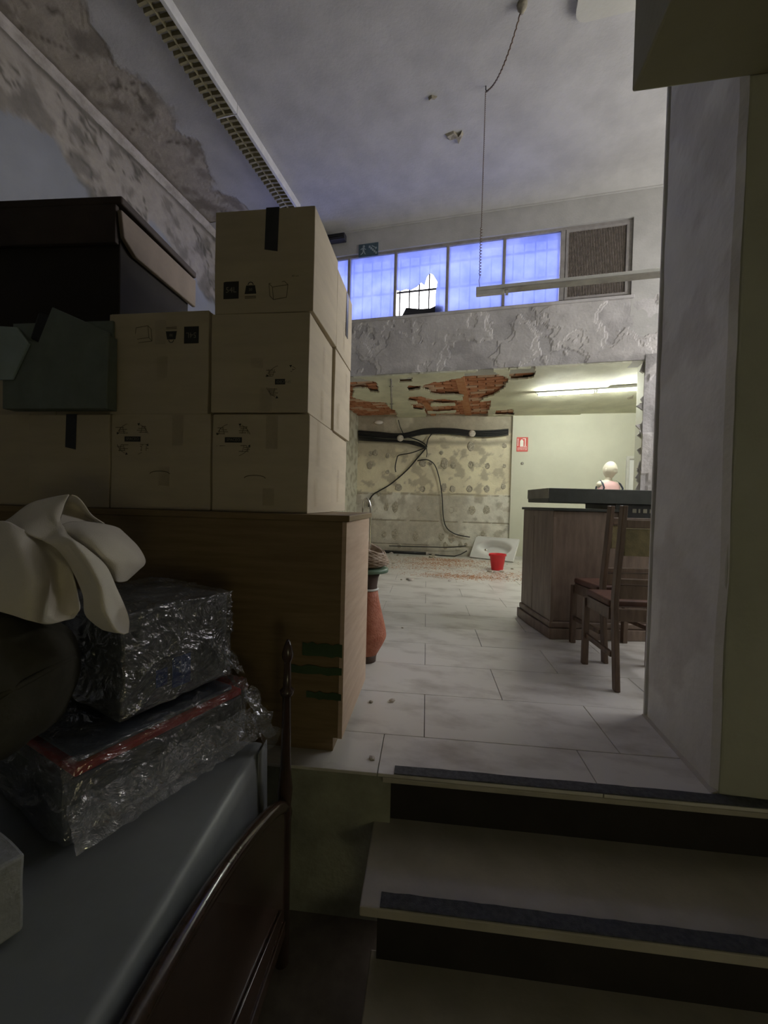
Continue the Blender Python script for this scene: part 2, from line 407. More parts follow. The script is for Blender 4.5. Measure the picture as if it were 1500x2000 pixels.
# ---- retaining wall under the upper floor, left of the stairs
mb = MB()
a = edge0 - ru * 3.0 + rv * .012; b = edge0 + ru * (uS + .03) + rv * .012
mb.prism([(a.x, a.y, LOW), (b.x, b.y, LOW), (b.x, b.y, -.0125), (a.x, a.y, -.0125)], rv * .1)
o = mb.build('wall_step', M['retaining'], kind='structure')
mb = MB(); mb.bx(XL - .2, XR, YB, 2.6, LOW - .1, LOW); mb.build('floor_lower', M['lowfloor'], kind='structure')

M['cornice'] = mat('cornice_plaster', (.30, .27, .22), .9, col2=(.50, .46, .40), scale=7, bump=.3)
# ---- left wall with the peeling top band
def fn_left(a, b):                          # a along +y from YB, b down from the ceiling
    p = Vector((a * 1.1, b * 1.1, 3.3)); n1 = fbm(p * .9); n2 = fbm(p * 3.1 + Vector((5, 2, 1)))
    edge = .62 + .42 * n1 + .12 * n2 + .25 * sm(4.6, 6.5, a)
    peel = sm(edge + .03, edge - .03, b)
    lay = sm(-.05, .0, n2) * .35 + sm(.15, .2, fbm(p * 1.7)) * .4
    h = .0 - .016 * peel + .010 * peel * lay + .004 * n2 * peel
    crack = 1 - sm(.01, .045, abs(fbm(p * 1.4 + Vector((9, 9, 9)), 4)))
    st = peel * max(.95 * crack * (n1 > -.3), .6 * sm(.10, .32, n2))
    st = max(st, .8 * sm(.10, .0, abs(b - edge)) * sm(.0, .25, n1 + .1 * n2))
    st = max(st, .95 * sm(.06, .0, abs(b - .09 - .03 * n1)))
    return h, peel, min(1, st)
wl = relief('wall_left', (XL, YB, CEIL), (0, 1, 0), (0, 0, -1), YW + .2 - YB, 2.0, .03, fn_left, M['wall_paint'], kind='structure')
mb = MB(); mb.bx(XL - .12, XL - .03, YB, YW + .1, LOW, CEIL + .1); mb.build('wall_left_core', M['wall_paint'], kind='structure')
mb = MB(); mb.bx(XL - .03, XL, YB, YW, LOW, CEIL - 1.97); mb.build('wall_left_lower', M['wall_paint'], kind='structure')
# cornice fillet along the ceiling line
mb = MB(); P = []
ys = [YB + (YW - YB) * i / 160 for i in range(161)]
for y in ys:
    j = .012 * noise.noise(Vector((y * 3, 0, 0))) + .008 * noise.noise(Vector((y * 11, 4, 0)))
    P.append([(XL - .02, y, CEIL - .085 + j), (XL + .02, y, CEIL - .075 + j), (XL + .022 + j, y, CEIL - .045), (XL + .04 + j, y, CEIL - .028), (XL + .055, y, CEIL - .01 + j * .3), (XL + .055, y, CEIL + .02)])
mb.grid(P); mb.build('trim_1', M['cornice'], smooth=True, kind='structure')

# ---- main ceiling with a soft cove towards the window wall and peeling plaster along the left wall
ceil = struct('ceiling')
def fn_ceil(a, b):                          # a along -x? see call
    p = Vector((a * 1.2, b * 1.2, 7.7)); n1 = fbm(p * .8); n2 = fbm(p * 2.9 + Vector((3, 1, 8)))
    edge = .72 + .33 * n1 + .10 * n2
    peel = sm(edge + .03, edge - .03, a)
    lay = sm(-.05, .0, n2) * .5
    st = peel * max(.65 * sm(.05, .4, n2), 0.95 * (1 - sm(.008, .04, abs(fbm(p * 1.1 + Vector((4, 4, 4)), 4)))) * (n1 > -.1))
    st = max(st, .9 * sm(.13, .02, a + .03 * n2))  # darker towards the corner with the left wall
    return .012 * peel - .007 * peel * lay + .003 * n2 * peel, peel, min(1, st)
relief('ceiling_band', (XL, YW - .45, CEIL), (1, 0, 0), (0, -1, 0), 1.45, YW - .45 - YB, .03,
       lambda a, b: (lambda h, p, s: (-h, p, s))(*fn_ceil(a, b)), M['plaster'], ceil)
mb = MB(); P = []
prof = [(YB, CEIL), (YW - .45, CEIL)] 
mb.bx(XL + 1.45, XR, YB, YW - .45, CEIL, CEIL + .1)
mb.bx(XL - .1, XL + 1.45, YB, YW - .45, CEIL + .03, CEIL + .1)
mb.bx(XL - .1, XR, YW - .47, YW + .1, CEIL + .032, CEIL + .1)
cv = [(YW - .45 + .45 * t, CEIL - .10 * (t ** 2.2)) for t in [i / 8 for i in range(9)]]
P = [[(XL - .05, y, z), (XR, y, z)] for y, z in cv]; mb.grid(P)
mb.build('ceiling_slab', M['plaster'], ceil)
# broken plaster hole marks
def flake(name, pts, drop, m, parent):
    mb = MB(); c = sum(pts, Vector()) / len(pts)
    top = [mb.v(p + Vector((0, 0, .002))) for p in pts]; bot = [mb.v(c + (p - c) * .75 + Vector((0, 0, -drop * random.uniform(.4, 1)))) for p in pts]
    mb.face(bot)
    for i in range(len(pts)): mb.face([top[i], top[(i + 1) % len(pts)], bot[(i + 1) % len(pts)], bot[i]])
    return mb.build(name, m, parent)
M['hole'] = mat('exposed_plaster', (.30, .27, .20), .95, var=.3, scale=30)
for poly in ([(868, 262), (885, 255), (897, 262), (903, 254), (906, 262), (897, 280), (893, 268), (875, 272)], [(836, 190), (843, 185), (855, 188), (850, 191), (842, 190), (838, 195)]):
    flake('plaster_flake', [on_z(x, y, CEIL) for x, y in poly], .03, M['hole'], ceil)

# ---- window wall: four pieces round the opening, peeling lintel face
zb = on_y(1232, 571, YW).z * .5 + on_y(690, 632, YW).z * .5; zt = on_y(1238, 410, YW).z * .5 + on_y(690, 508, YW).z * .5
xr = on_y(1236, 490, YW).x; TW = .26
pw = (on_y(1100, 500, YW).x - on_y(878, 500, YW).x) / 2
print('window', zb, zt, xr, 'pane', pw)
xm = [xr, on_y(1100, 500, YW).x]
for px in (984, 873, 771, 680): xm.append(on_y(px, 540, YW).x)
xm += [xm[-1] - pw, xm[-1] - 2 * pw]
xl = xm[-1]
xj = on_y(1252, 830, YW).x                  # right jamb of the opening below
XOL = XBL + .02                             # left jamb of the opening
wallw = struct('wall_window')
mb = MB(); mb.bx(XL - .1, xl, YW, YW + TW, CEIL2 + .001, CEIL + .1); mb.bx(xr, XR, YW, YW + TW, CEIL2 - .001, CEIL + .1)
mb.bx(xl, xr, YW, YW + TW, zt, CEIL + .1); mb.bx(xl, xr, YW + .02, YW + TW, CEIL2, zb)
mb.bx(xj + .03, XR, YW + .02, YW + TW, -.01, CEIL2); mb.bx(XL - .1, XOL, YW, YW + TW, -.01, CEIL2 + .001)
mb.build('wall_core', M['plaster'], wallw)
def fn_beam(a, b):
    p = Vector((a * 1.5, b * 1.5, 1.7)); n1 = fbm(p * .9); n2 = fbm(p * 3.3 + Vector((1, 7, 3)))
    l1 = sm(.02, .05, n1 + .25 * n2); l2 = sm(.20, .23, n1 + .35 * n2)
    h = .006 * l1 + .005 * l2 + .002 * n2 + .02
    peel = .75 * l1 * (1 - .3 * l2)
    st = .5 * sm(.05, .4, fbm(p * 1.6 + Vector((8, 0, 2)))) * (1 - .5 * l1)
    st = max(st, .45 * sm(.03, .0, abs(n1 + .25 * n2 - .03)))
    st = max(st, .6 * sm(.14, .0, b) * sm(-.1, .2, n2))
    return h, peel, st
relief('peeling_plaster', (XL, YW + .02, CEIL2), (1, 0, 0), (0, 0, 1), XR - XL, zb - CEIL2 + .0, .016, fn_beam, M['grey_render'], wallw)
mb = MB(); mb.bx(xl - .05, xr + .03, YW - .03, YW + .03, zb - .035, zb); mb.build('window_sill', M['grey_render'], wallw, bevel=.006)
mb = MB(); mb.bx(XL, XR, YW - .018, YW, ZTRIM - .014, ZTRIM + .014); mb.build('cornice_bead', M['plaster'], wallw, bevel=.008)
def fn_jamb(a, b):
    p = Vector((a * 2, b * 1.3, 4.4)); n1 = fbm(p); n2 = fbm(p * 3)
    st = sm(.10, .02, abs(a - .17 - .05 * n1)) * sm(2.3, 1.9, b) * .95
    st = max(st, .5 * sm(.1, .35, n2))
    l = sm(.0, .04, n1 + .3 * n2)
    return .01 + .014 * l + .006 * n2, .8 * l * (1 - st), st
relief('rough_jamb', (xj + .015, YW + .005, 0), (1, 0, 0), (0, 0, 1), 1.2, CEIL2 + .06, .025, fn_jamb, M['jamb'], wallw)
# ragged plaster edge of the jamb
for i in range(16):
    z = random.uniform(.95, 2.7); w = random.choice((.008, .012, .02, .04)) * random.uniform(.7, 1.3)
    mb = MB(); q = [Vector((xj + .03, YW + random.uniform(.0, .08), z + d)) for d in (0, random.uniform(.08, .2))]
    pt = Vector((xj - w, YW + random.uniform(0, .05), z + random.uniform(.02, .10)))
    mb.prism([q[0], pt, q[1]], (0, .03, 0)); mb.build('plaster_chip', M['grey_render'], wallw)
mb = MB(); mb.bx(xj + .02, xj + .05, YW + .02, YW + TW, 0, CEIL2); mb.build('jamb_side', M['yellow_paint'], wallw)

# ---- the strip window
win = struct('window_1')
fd = .05
mb = MB(); mb.bx(xl, xr, YW + .03, YW + .03 + fd, zt - .035, zt); mb.bx(xl, xr, YW + .03, YW + .03 + fd, zb, zb + .03); mb.bx(xr - .035, xr, YW + .03, YW + .03 + fd, zb + .03, zt - .035)
mb.build('window_frame', M['alu'], win, bevel=.004)
for i, x in enumerate(xm[1:-1]):
    w = .055 if i == 0 else .036
    mb = MB(); mb.bx(x - w / 2, x + w / 2, YW + .025, YW + .03 + fd + .005, zb + .03, zt - .035); mb.build('mullion', M['alu'], win, bevel=.004)
for i in range(1, len(xm) - 1):
    x1, x0 = xm[i] - .018, xm[i + 1] + .018; z0, z1 = zb + .03, zt - .035; yg = YW + .055
    if i == 1: x1 -= .012
    mb = MB()
    if i == 3:                               # the broken pane
        U = lambda a, b: Vector((x0 + (x1 - x0) * a, yg, z1 - (z1 - z0) * b))
        mb.prism([U(0, 0), U(1, 0), U(1, 1), U(.80, 1), U(.80, .70), U(.83, .52), U(.74, .40), U(.68, .37), U(.62, .42), U(.57, .55), U(.5, .50), U(.42, .56), U(.3, .60), U(.2, .58), U(.08, .60), U(0, .58)], (0, .005, 0))
    else: mb.bx(x0, x1, yg, yg + .005, z0, z1)
    mb.build('pane', M['frost'], win)
# louvred panel at the right end
x0, x1 = xm[1] + .03, xm[0] - .035; z0, z1 = zb + .03, zt - .035
mb = MB(); 
for (a, b, c, d) in ((x0, x1, z1 - .03, z1), (x0, x1, z0, z0 + .03), (x0, x0 + .03, z0 + .03, z1 - .03), (x1 - .03, x1, z0 + .03, z1 - .03)): mb.bx(a, b, YW + .02, YW + .05, c, d)
gp = mb.build('grille_frame', M['alu'], win, bevel=.003)
mb = MB(); n = 36; w = (x1 - x0 - .06) / n
for k in range(n):
    x = x0 + .03 + w * k; mb.prism([(x, YW + .045, z0 + .03), (x + w * .5, YW + .032, z0 + .03), (x + w, YW + .045, z0 + .03)], (0, 0, z1 - z0 - .06))
mb.build('ribbed_panel', M['louvre'], win)
mb = MB(); mb.bx(xm[1] - .03, xr, YW + .10, YW + .12, zb, zt); mb.build('backing_board', M['iron'], win)
# window bars outside, close behind the glass
bars = struct('window_1_bars')
mb0 = MB(); mb0.bx(-.008, .008, -.008, .008, 0, zt - zb + .1); vb = mb0.build('bar', M['iron'], bars)
nb = int((xr - xl) / .135)
for k in range(nb):
    lc = (xl + .06 + .135 * k, YW + .155, zb - .05)
    if k == 0: vb.location = lc
    else: inst(vb, 'bar', bars, lc)
for k in range(3):
    z = zb + .06 + (zt - zb - .1) * k / 2.4
    mb = MB(); mb.bx(xl, xr, YW + .145, YW + .165, z - .010, z + .010); mb.build('cross_bar', M['iron'], bars)
# light portal: tells the renderer where the sky comes in
pl = bpy.data.lights.new('portal', 'AREA'); pl.shape = 'RECTANGLE'; pl.size = xm[1] - xl; pl.size_y = zt - zb
po = bpy.data.objects.new('portal', pl); COL.objects.link(po); po.location = ((xl + xm[1]) / 2, YW + .2, (zb + zt) / 2); po.rotation_euler = (rad(-90), 0, 0)
pl.cycles.is_portal = True
# roof of the back room outside the window, with a parapet
mb = MB(); mb.bx(XBL - .4, XR, YW + TW, 9.0, CEIL2 + .08, CEIL2 + .2); mb.build('roof', M['roof'], kind='structure')

# ---- back room: ceiling plaster with holes, clay blocks above
def inpoly(p, poly):
    c = False; j = len(poly) - 1
    for i in range(len(poly)):
        xi, yi = poly[i]; xj_, yj = poly[j]
        if (yi > p[1]) != (yj > p[1]) and p[0] < (xj_ - xi) * (p[1] - yi) / (yj - yi) + xi: c = not c
        j = i
    return c
Zs = [[(827, 748), (850, 742), (898, 737), (908, 728), (925, 724), (960, 721), (996, 735), (990, 748), (975, 764), (963, 772), (958, 790), (952, 812), (905, 816), (833, 816), (829, 795), (812, 784), (794, 780), (798, 772), (830, 770), (838, 762), (826, 756)],
      [(676, 735), (705, 734), (737, 746), (741, 765), (722, 764), (715, 757), (690, 758), (686, 772), (720, 782), (752, 784), (772, 800), (778, 818), (676, 820)],
      [(776, 735), (806, 734), (806, 743), (780, 746)], [(792, 752), (824, 748), (822, 757), (796, 760)],
      [(802, 788), (826, 784), (830, 800), (808, 798)], [(930, 722), (960, 720), (962, 730), (932, 732)], [(968, 799), (1004, 797), (1002, 809), (966, 809)],
      [(992, 718), (1040, 716), (1047, 724), (1042, 733), (998, 738)]]
keep = [[(822, 763), (850, 768), (905, 770), (904, 779), (850, 778), (822, 772)], [(940, 776), (962, 772), (962, 780), (938, 783)], [(842, 786), (890, 785), (890, 790), (842, 791)], [(835, 803), (890, 801), (890, 805), (836, 807)]]
Zw = [[(lambda q: (q.x, q.y))(on_z(x, y, CEIL2)) for x, y in z] for z in Zs]
Kw = [[(lambda q: (q.x, q.y))(on_z(x, y, CEIL2)) for x, y in z] for z in keep]
bceil = struct('ceiling_back_room')
X0, X1, Y0, Y1 = XBL - .1, XR, YW + .0, 8.7; cs = .025
nx, ny = int((min(X1, 1.6) - X0) / cs), int((Y1 - Y0) / cs)
vs, fs, idx = [], [], {}
def vid(i, j):
    if (i, j) not in idx:
        q = Vector((X0 + i * cs, Y0 + j * cs, 0)); jj = noise.noise_vector(q * 19) * .008
        idx[(i, j)] = len(vs); vs.append((q.x + jj.x, q.y + jj.y, CEIL2 + .004 * noise.noise(q * 3)))
    return idx[(i, j)]
for j in range(ny):
    for i in range(nx):
        q = Vector((X0 + (i + .5) * cs, Y0 + (j + .5) * cs, 0)); w = noise.noise_vector(q * 4) * .06 + noise.noise_vector(q * 13) * .02
        p = (q.x + w.x * .7, q.y + w.y * 1.2)
        if any(inpoly(p, z) for z in Zw) and not any(inpoly(p, z) for z in Kw): continue
        fs.append((vid(i, j), vid(i + 1, j), vid(i + 1, j + 1), vid(i, j + 1)))
me = bpy.data.meshes.new('ceiling_plaster'); me.from_pydata(vs, [], fs); me.materials.append(M['yellow_ceiling'])
o = bpy.data.objects.new('ceiling_plaster', me); COL.objects.link(o); o.parent = bceil
q = o.modifiers.new('s', 'SOLIDIFY'); q.thickness = .022; q.offset = -1
mb = MB(); mb.bx(X0 + nx * cs, X1, Y0, Y1, CEIL2, CEIL2 + .05); mb.build('ceiling_plaster_right', M['yellow_ceiling'], bceil)
mb = MB(); mb.bx(X0, X1, Y0 + TW, Y1, CEIL2 + .06, CEIL2 + .08); mb.build('ceiling_back', M['dab'], bceil)
mb = MB(); mb.box((0, 0, .02), (.235, .105, .04)); bk = [mb.build('brick', M['brick'], bceil, bevel=.006, seg=1)]
mb = MB(); mb.box((0, 0, .02), (.235, .105, .04)); bk.append(mb.build('brick', M['brick2'], bceil, bevel=.006, seg=1))
seen = [False, False]
xs = [p[0] for z in Zw for p in z]; ysz = [p[1] for z in Zw for p in z]
r = 0; y = min(ysz) - .05; nbk = 0
joists = [on_z(907, 780, CEIL2).x, on_z(838, 800, CEIL2).x]
while y < min(max(ysz), 8.4):
    x = min(xs) - .1 + (.12 if r % 2 else 0)
    while x < max(xs) + .1:
        near = any(inpoly((x + dx, y + dy), z) for z in Zw for dx in (-.11, 0, .11) for dy in (-.05, 0, .05))
        if near:
            k = 1 if random.random() < .25 else 0
            loc = (x, y, CEIL2 + .024 + random.uniform(0, .012))
            if not seen[k]: bk[k].location = loc; seen[k] = True
            else: inst(bk[k], 'brick', bceil, loc, random.uniform(-.02, .02))
            nbk += 1
        x += .25
    y += .118; r += 1
print('bricks', nbk)
jy0, jy1 = on_z(907, 727, CEIL2).y, on_z(907, 812, CEIL2).y
mb = MB(); mb.bx(joists[0] - .065, joists[0] + .065, jy0, jy1 + .1, CEIL2 + .008, CEIL2 + .05); mb.build('joist', M['joist'], bceil, bevel=.008)
j0 = on_z(838, 787, CEIL2).y
mb = MB(); mb.bx(joists[1] - .05, joists[1] + .05, j0, jy1 + .1, CEIL2 + .008, CEIL2 + .05); mb.build('joist', M['joist'], bceil, bevel=.008)
# hanging plaster flakes at the edges of the hole and cracks by the lamp
fl = [[(960, 775), (985, 772), (972, 790), (966, 812), (955, 812)], [(1000, 788), (1030, 792), (1045, 800), (1030, 799), (1005, 793)], [(1105, 796), (1140, 772), (1146, 774), (1118, 800)], [(1130, 752), (1180, 745), (1170, 750), (1140, 756)], [(1225, 776), (1238, 770), (1236, 778), (1226, 780)], [(690, 736), (760, 733), (800, 730), (860, 726), (860, 730), (760, 738)]]
for z in fl: flake('plaster_flake', [on_z(x, y, CEIL2 - .001) for x, y in z], .012, M['hole'] if z is not fl[0] else M['yellow_ceiling'], bceil)

# ---- stripped far wall
wb = struct('wall_back')
LW = (WF - cornerL).length + .1
g1, g2, g3 = [on_far(850, y).z for y in (966, 1019, 1066)]
def fn_far(a, b):
    p = Vector((a * 1.4, b * 1.4, 9.1)); n1 = fbm(p); n2 = fbm(p * 4)
    low = sm(g1 + .03, g1 - .03, b + .04 * n2)
    top = sm(CEIL2 - .37, CEIL2 - .31, b + .03 * n2)
    gr = max(sm(.022, .006, abs(b - g1 + .012 * n1)), sm(.018, .006, abs(b - g2 + .01 * n1)), .8 * sm(.02, .006, abs(b - g3)))
    gr *= sm(-.5, -.2, n2)
    st = max(gr * .9, .6 * sm(.1, .4, n2) , .55 * sm(.15, .0, b) , .5 * sm(-.05, .35, fbm(p * .7 + Vector((6, 6, 6)))) * (1 - .6 * sm(.9, 1.6, a) * (1 - low)))
    st = max(st, .75 * top * sm(-.2, .2, n1 + .3), .8 * sm(.09, .0, abs(b - (CEIL2 - .52) - .03 * n1)))
    return -.016 * gr + .012 * low + .006 * n2 + .01 * top, max(.85 * low, .5 * top), min(1, st)
relief('stripped_plaster', cornerL - wd * .05 - Vector((0, 0, cornerL.z)), wd, (0, 0, 1), LW, CEIL2 + .05, .022, fn_far, M['tan_wall'], wb)
mb = MB(); b0 = cornerL - wd * .4; b0.z = 0; b1 = WF + wd * .1
mb.prism([b0 - wn * .03, b1 - wn * .03, b1 - wn * .2, b0 - wn * .2], (0, 0, CEIL2 + .05)); mb.build('wall_core', M['dab'], wb)
# mortar dabs left by the removed panelling
dz = [(733, 885, 1), (757, 890, 0), (723, 908, 1), (757, 922, 0), (778, 952, 1), (826, 905, 1), (840, 905, 2), (868, 905, 1), (885, 908, 1), (920, 908, 2), (952, 910, 2), (826, 955, 2), (867, 952, 1), (884, 955, 1), (917, 955, 2), (951, 955, 1), (755, 990, 1), (772, 990, 1), (818, 993, 0), (882, 996, 2), (922, 996, 1), (950, 996, 1), (750, 1043, 1), (772, 1043, 1), (812, 1048, 1), (862, 1048, 1), (882, 1050, 1), (943, 1043, 0), (724, 886, 0), (740, 965, 0), (920, 872, 1), (862, 884, 0), (985, 870, 0), (985, 910, 0), (983, 950, 0), (870, 1066, 1), (899, 1064, 0), (910, 1064, 0), (930, 1064, 0), (780, 1066, 0)]
for i, (px, py, k) in enumerate(dz):
    c = on_far(px, py); rr = random.uniform(.05, .075) * (1.1 if k == 1 else .9 if k == 2 else .7); ry = rr * random.uniform(1.0, 1.5) * (1.2 if py > 980 else 1)
    mb = MB(); n = 12; R0, R1, R2 = [], [], []
    for t in range(n):
        a = 2 * math.pi * t / n; q = 1 + .25 * noise.noise(Vector((px, math.cos(a) * 1.5, math.sin(a) * 1.5)))
        d = wd * math.cos(a) * rr * q + Vector((0, 0, math.sin(a) * ry * q))
        R0.append(mb.v(c + d - wn * .01)); R1.append(mb.v(c + d * .85 + wn * .018)); R2.append(mb.v(c + d * .45 + wn * (.004 if k == 2 else .022)))
    for A, B in ((R0, R1), (R1, R2)):
        for t in range(n): mb.face([A[t], A[(t + 1) % n], B[(t + 1) % n], B[t]])
    mb.face(R2); mb.build('mortar_dab', M['dab'], wb)
# yellow wall beside it, standing a little proud
mb = MB(); a = WF + wn * .07; b = WF + wd * 4.2 + wn * .07
mb.prism([a, b, b - wn * .25, a - wn * .25], (0, 0, CEIL2 + .04)); mb.build('wall_back_right', M['yellow_paint'], kind='structure', bevel=.004)
mb = MB(); p0 = WF + wn * .07 + wd * .02; p1 = WF + wn * .07 + wd * 2.2
mb.prism([p0, p1, p1 + wn * .012, p0 + wn * .012], (0, 0, .05)); mb.build('baseboard_back', M['white_matt'], kind='structure')
# left wall of the back room (yellow render) and its right wall
def fn_bl(a, b):
    p = Vector((a * 2, b * 2, 2.2)); n = fbm(p * 2.5); return .006 * n, 0, .9 * sm(.12, .2, fbm(p * 3.7)) 
relief('wall_back_left', (XBL, cornerL.y + .1, 0), (0, -1, 0), (0, 0, 1), cornerL.y + .1 - YW - TW, CEIL2 + .04, .03, fn_bl, M['yellow_paint'], kind='structure')
mb = MB(); mb.bx(XBL - .15, XBL - .01, YW + TW, 8.8, 0, CEIL2 + .05); mb.build('wall_back_left_core', M['yellow_paint'], kind='structure')
W2 = (2.45, YW - .1, 2.0, 4.0)             # tall side window behind the column: y0, y1, z0, z1
mb = MB(); mb.bx(XR, XR + .15, YB, W2[0], LOW, CEIL + .1); mb.bx(XR, XR + .15, W2[1], 8.9, LOW, CEIL + .1)
mb.bx(XR, XR + .15, W2[0], W2[1], LOW, W2[2]); mb.bx(XR, XR + .15, W2[0], W2[1], W2[3], CEIL + .1); mb.build('wall_right', M['beige_wall'], kind='structure')
win2 = struct('window_2')
mb = MB()
for k in range(4): y = W2[0] + (W2[1] - W2[0]) * k / 3; mb.bx(XR + .03, XR + .08, y - .025, y + .025, W2[2], W2[3])
for z in (W2[2] + .02, W2[3] - .02): mb.bx(XR + .035, XR + .075, W2[0], W2[1], z - .02, z + .02)
mb.build('window_frame', M['alu'], win2)
pl = bpy.data.lights.new('portal', 'AREA'); pl.shape = 'RECTANGLE'; pl.size = W2[1] - W2[0]; pl.size_y = W2[3] - W2[2]
po = bpy.data.objects.new('portal', pl); COL.objects.link(po); po.location = (XR + .1, (W2[0] + W2[1]) / 2, (W2[2] + W2[3]) / 2); po.rotation_euler = (rad(90), 0, rad(90))
pl.cycles.is_portal = True
mb = MB(); mb.bx(XL - .1, XR + .1, YB - .12, YB, LOW, CEIL + .1); mb.build('wall_rear', M['beige_wall'], kind='structure')

# ---- dividing wall with the pale column face, and the soffit above
C = Vector((colN.x, colN.y, 0)); far = on_z(1258, 1396, 0); tk = (far - C).dot(rv)
RC = math.atan2(-(far - C).x, (far - C).y); cu = Vector((math.cos(RC), math.sin(RC), 0)); cvv = Vector((-math.sin(RC), math.cos(RC), 0)); tk = (far - C).length
dv = struct('wall_divider', (C.x, C.y, 0), RC)
mb = MB(); mb.bx(.012, 3.6, 0.0, tk, -.02, CEIL + .05); mb.build('wall_core', M['olive_wall'], dv, bevel=.012, seg=3)
def fn_col(a, b):
    p = Vector((a * 2, b * 2, .6)); n = fbm(p * 1.5); s = .6 * sm(.18, .3, fbm(p * 1.1 + Vector((2, 5, 1))))
    w = sm(.0, .03, a) * sm(tk, tk - .03, a)
    return .005 * n + .012 * w, 0, s * .8
relief('column_face', (.013, tk, 0), (0, -1, 0), (0, 0, 1), tk, CEIL + .04, .03, fn_col, M['column'], dv)
mb = MB(); mb.bx(-.006, .02, tk - .012, tk + .002, 0, CEIL); mb.build('corner_bead', M['column'], dv, bevel=.004)
mb = MB(); mb.prism([(-.012, .0, 0), (.01, 0, 0), (.01, 0, .012)], (0, tk, 0)); mb.build('floor_fillet', M['stone'], dv)
sl = on_y(1233, 183, 1); v = ray(1233, 183); t = (C.dot(cvv)) / v.dot(cvv); SF = CAM + v * t
uSo = (SF - C).dot(cu); zSo = SF.z
print('soffit', uSo, zSo, 'col thick', tk)
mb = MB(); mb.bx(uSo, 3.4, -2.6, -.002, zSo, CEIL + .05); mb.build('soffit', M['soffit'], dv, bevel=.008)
# rounded drop at the ceiling beside the soffit
A = on_z(1180, 35, CEIL - .05); B = on_z(1131, 5, CEIL - .05)
mb = MB(); pts = []; rr = .09
x0, y1 = B.x - .01, A.y
for k in range(7):
    a = math.pi - math.pi / 2 * k / 6; pts.append((x0 + rr + rr * math.cos(a), y1 - rr + rr * math.sin(a), CEIL - .05))
pts += [(XR, y1, CEIL - .05), (XR, YB, CEIL - .05), (x0, YB, CEIL - .05)]
mb.prism(pts, (0, 0, .06)); mb.build('ceiling_drop', M['beige_wall'], ceil)
#@@OBJECTS@@

# ================================================================== THINGS
# ---- fluorescent batten with egg-crate louvre along the left of the ceiling (two lengths, end to end)
fx1, fx0 = on_z(327, 0, CEIL - .06).x, on_z(266, 0, CEIL - .06).x
fxa = on_z(583, 406, CEIL - .06); yj = on_z(435, 222, CEIL - .06).y
wfx = max(.14, fx1 - fx0)
def louvre_lamp(y0, y1, label):
    t = thing('louvre_lamp', label, 'ceiling lamp', (fx1, y0, CEIL - .05), 0, 'louvre lamps end to end')
    Ln = y1 - y0
    mb = MB(); mb.bx(-.035, 0, 0, Ln, -.05, .05); mb.build('side_rail', M['white_matt'], t, bevel=.004)
    mb = MB(); mb.bx(-wfx, -.036, 0, Ln, .0, .05); mb.build('housing', M['white_matt'], t)
    mb = MB(); mb.bx(-wfx, -.036, 0, .012, -.045, -.001); mb.build('end_plate', M['white_matt'], t)
    mb = MB(); mb.bx(-wfx / 2 - .022, -wfx / 2 - .014, .013, Ln, -.04, -.001); mb.build('centre_fin', M['louver_gold'], t)
    src = None; n = int(Ln / .062)
    for k in range(n):
        yy = .05 + k * .062
        if src is None:
            mb = MB(); mb.prism([(-wfx, 0, -.001), (-wfx + .012, 0, -.045), (-wfx / 2 - .024, 0, -.035), (-wfx / 2 - .024, 0, -.001)], (0, .022, 0))
            mb.prism([(-.037, 0, -.001), (-.037, 0, -.045), (-wfx / 2 - .012, 0, -.035), (-wfx / 2 - .012, 0, -.001)], (0, .022, 0))
            src = mb.build('louvre_blade', M['louver_gold'], t); src.location = (0, yy, 0)
        else: inst(src, 'louvre_blade', t, (0, yy, 0))
    return t
louvre_lamp(yj, min(YW - .5, fxa.y + 1.0), 'far length of the unlit white louvre lamp, its end above the top box')
louvre_lamp(yj - 2.3, yj - .004, 'near length of the unlit white louvre lamp, at the top edge of the photo')

# ---- hanging batten lamp on a coiled cord
hk = on_z(949, 168, CEIL); dep = (hk - CAM).dot(f0)
e0 = at(930, 571, dep); e1 = on_y(1300, 543, e0.y)
t = thing('hanging_batten_lamp', 'unlit white batten lamp hanging across the room before the strip window', 'lamp', (e0.x, e0.y, e0.z))
Ln = 1.75; print('batten', e0, e1, dep)
mb = MB(); mb.bx(0, Ln, -.03, .03, .0, .035); mb.build('housing', M['white_matt'], t, bevel=.004)
mb = MB(); mb.bx(0, .25, -.025, .025, -.035, -.0005); mb.build('ballast_cover', M['white_matt'], t, bevel=.004)
mb = MB(); mb.bx(.2505, Ln, -.045, .045, -.012, -.0005); mb.build('reflector', M['pvc'], t)
mb = MB(); mb.bx(.26, .285, -.012, .012, -.05, -.0125); mb.build('tube_holder', M['white_matt'], t)
def helix(p0, p1, r, turns, n=10, grow=None):
    p0, p1 = Vector(p0), Vector(p1); d = p1 - p0; tv = d.normalized(); a = tv.orthogonal().normalized(); b = tv.cross(a); out = []
    N = int(turns * n)
    for i in range(N + 1):
        s = i / N; an = 2 * math.pi * turns * s; rr = r * (grow(s) if grow else 1)
        out.append(p0 + d * s + (a * math.cos(an) + b * math.sin(an)) * rr)
    return out
cd = thing('coiled_cord', 'thin coiled cord hooked to the ceiling and dropping to the batten lamp', 'cord', (hk.x, hk.y, CEIL))
top = on_z(1020, 8, CEIL) - hk; top.z = 0
drop = Vector((e0.x + .03 - hk.x, e0.y - hk.y, e0.z + .035 - CEIL))
mb = MB(); mb.tube(helix((0, 0, -.05), drop * .70, .0035, 70, 7) , .003, 5); mb.build('cord_drop', M['chair_wood'], cd, smooth=True)
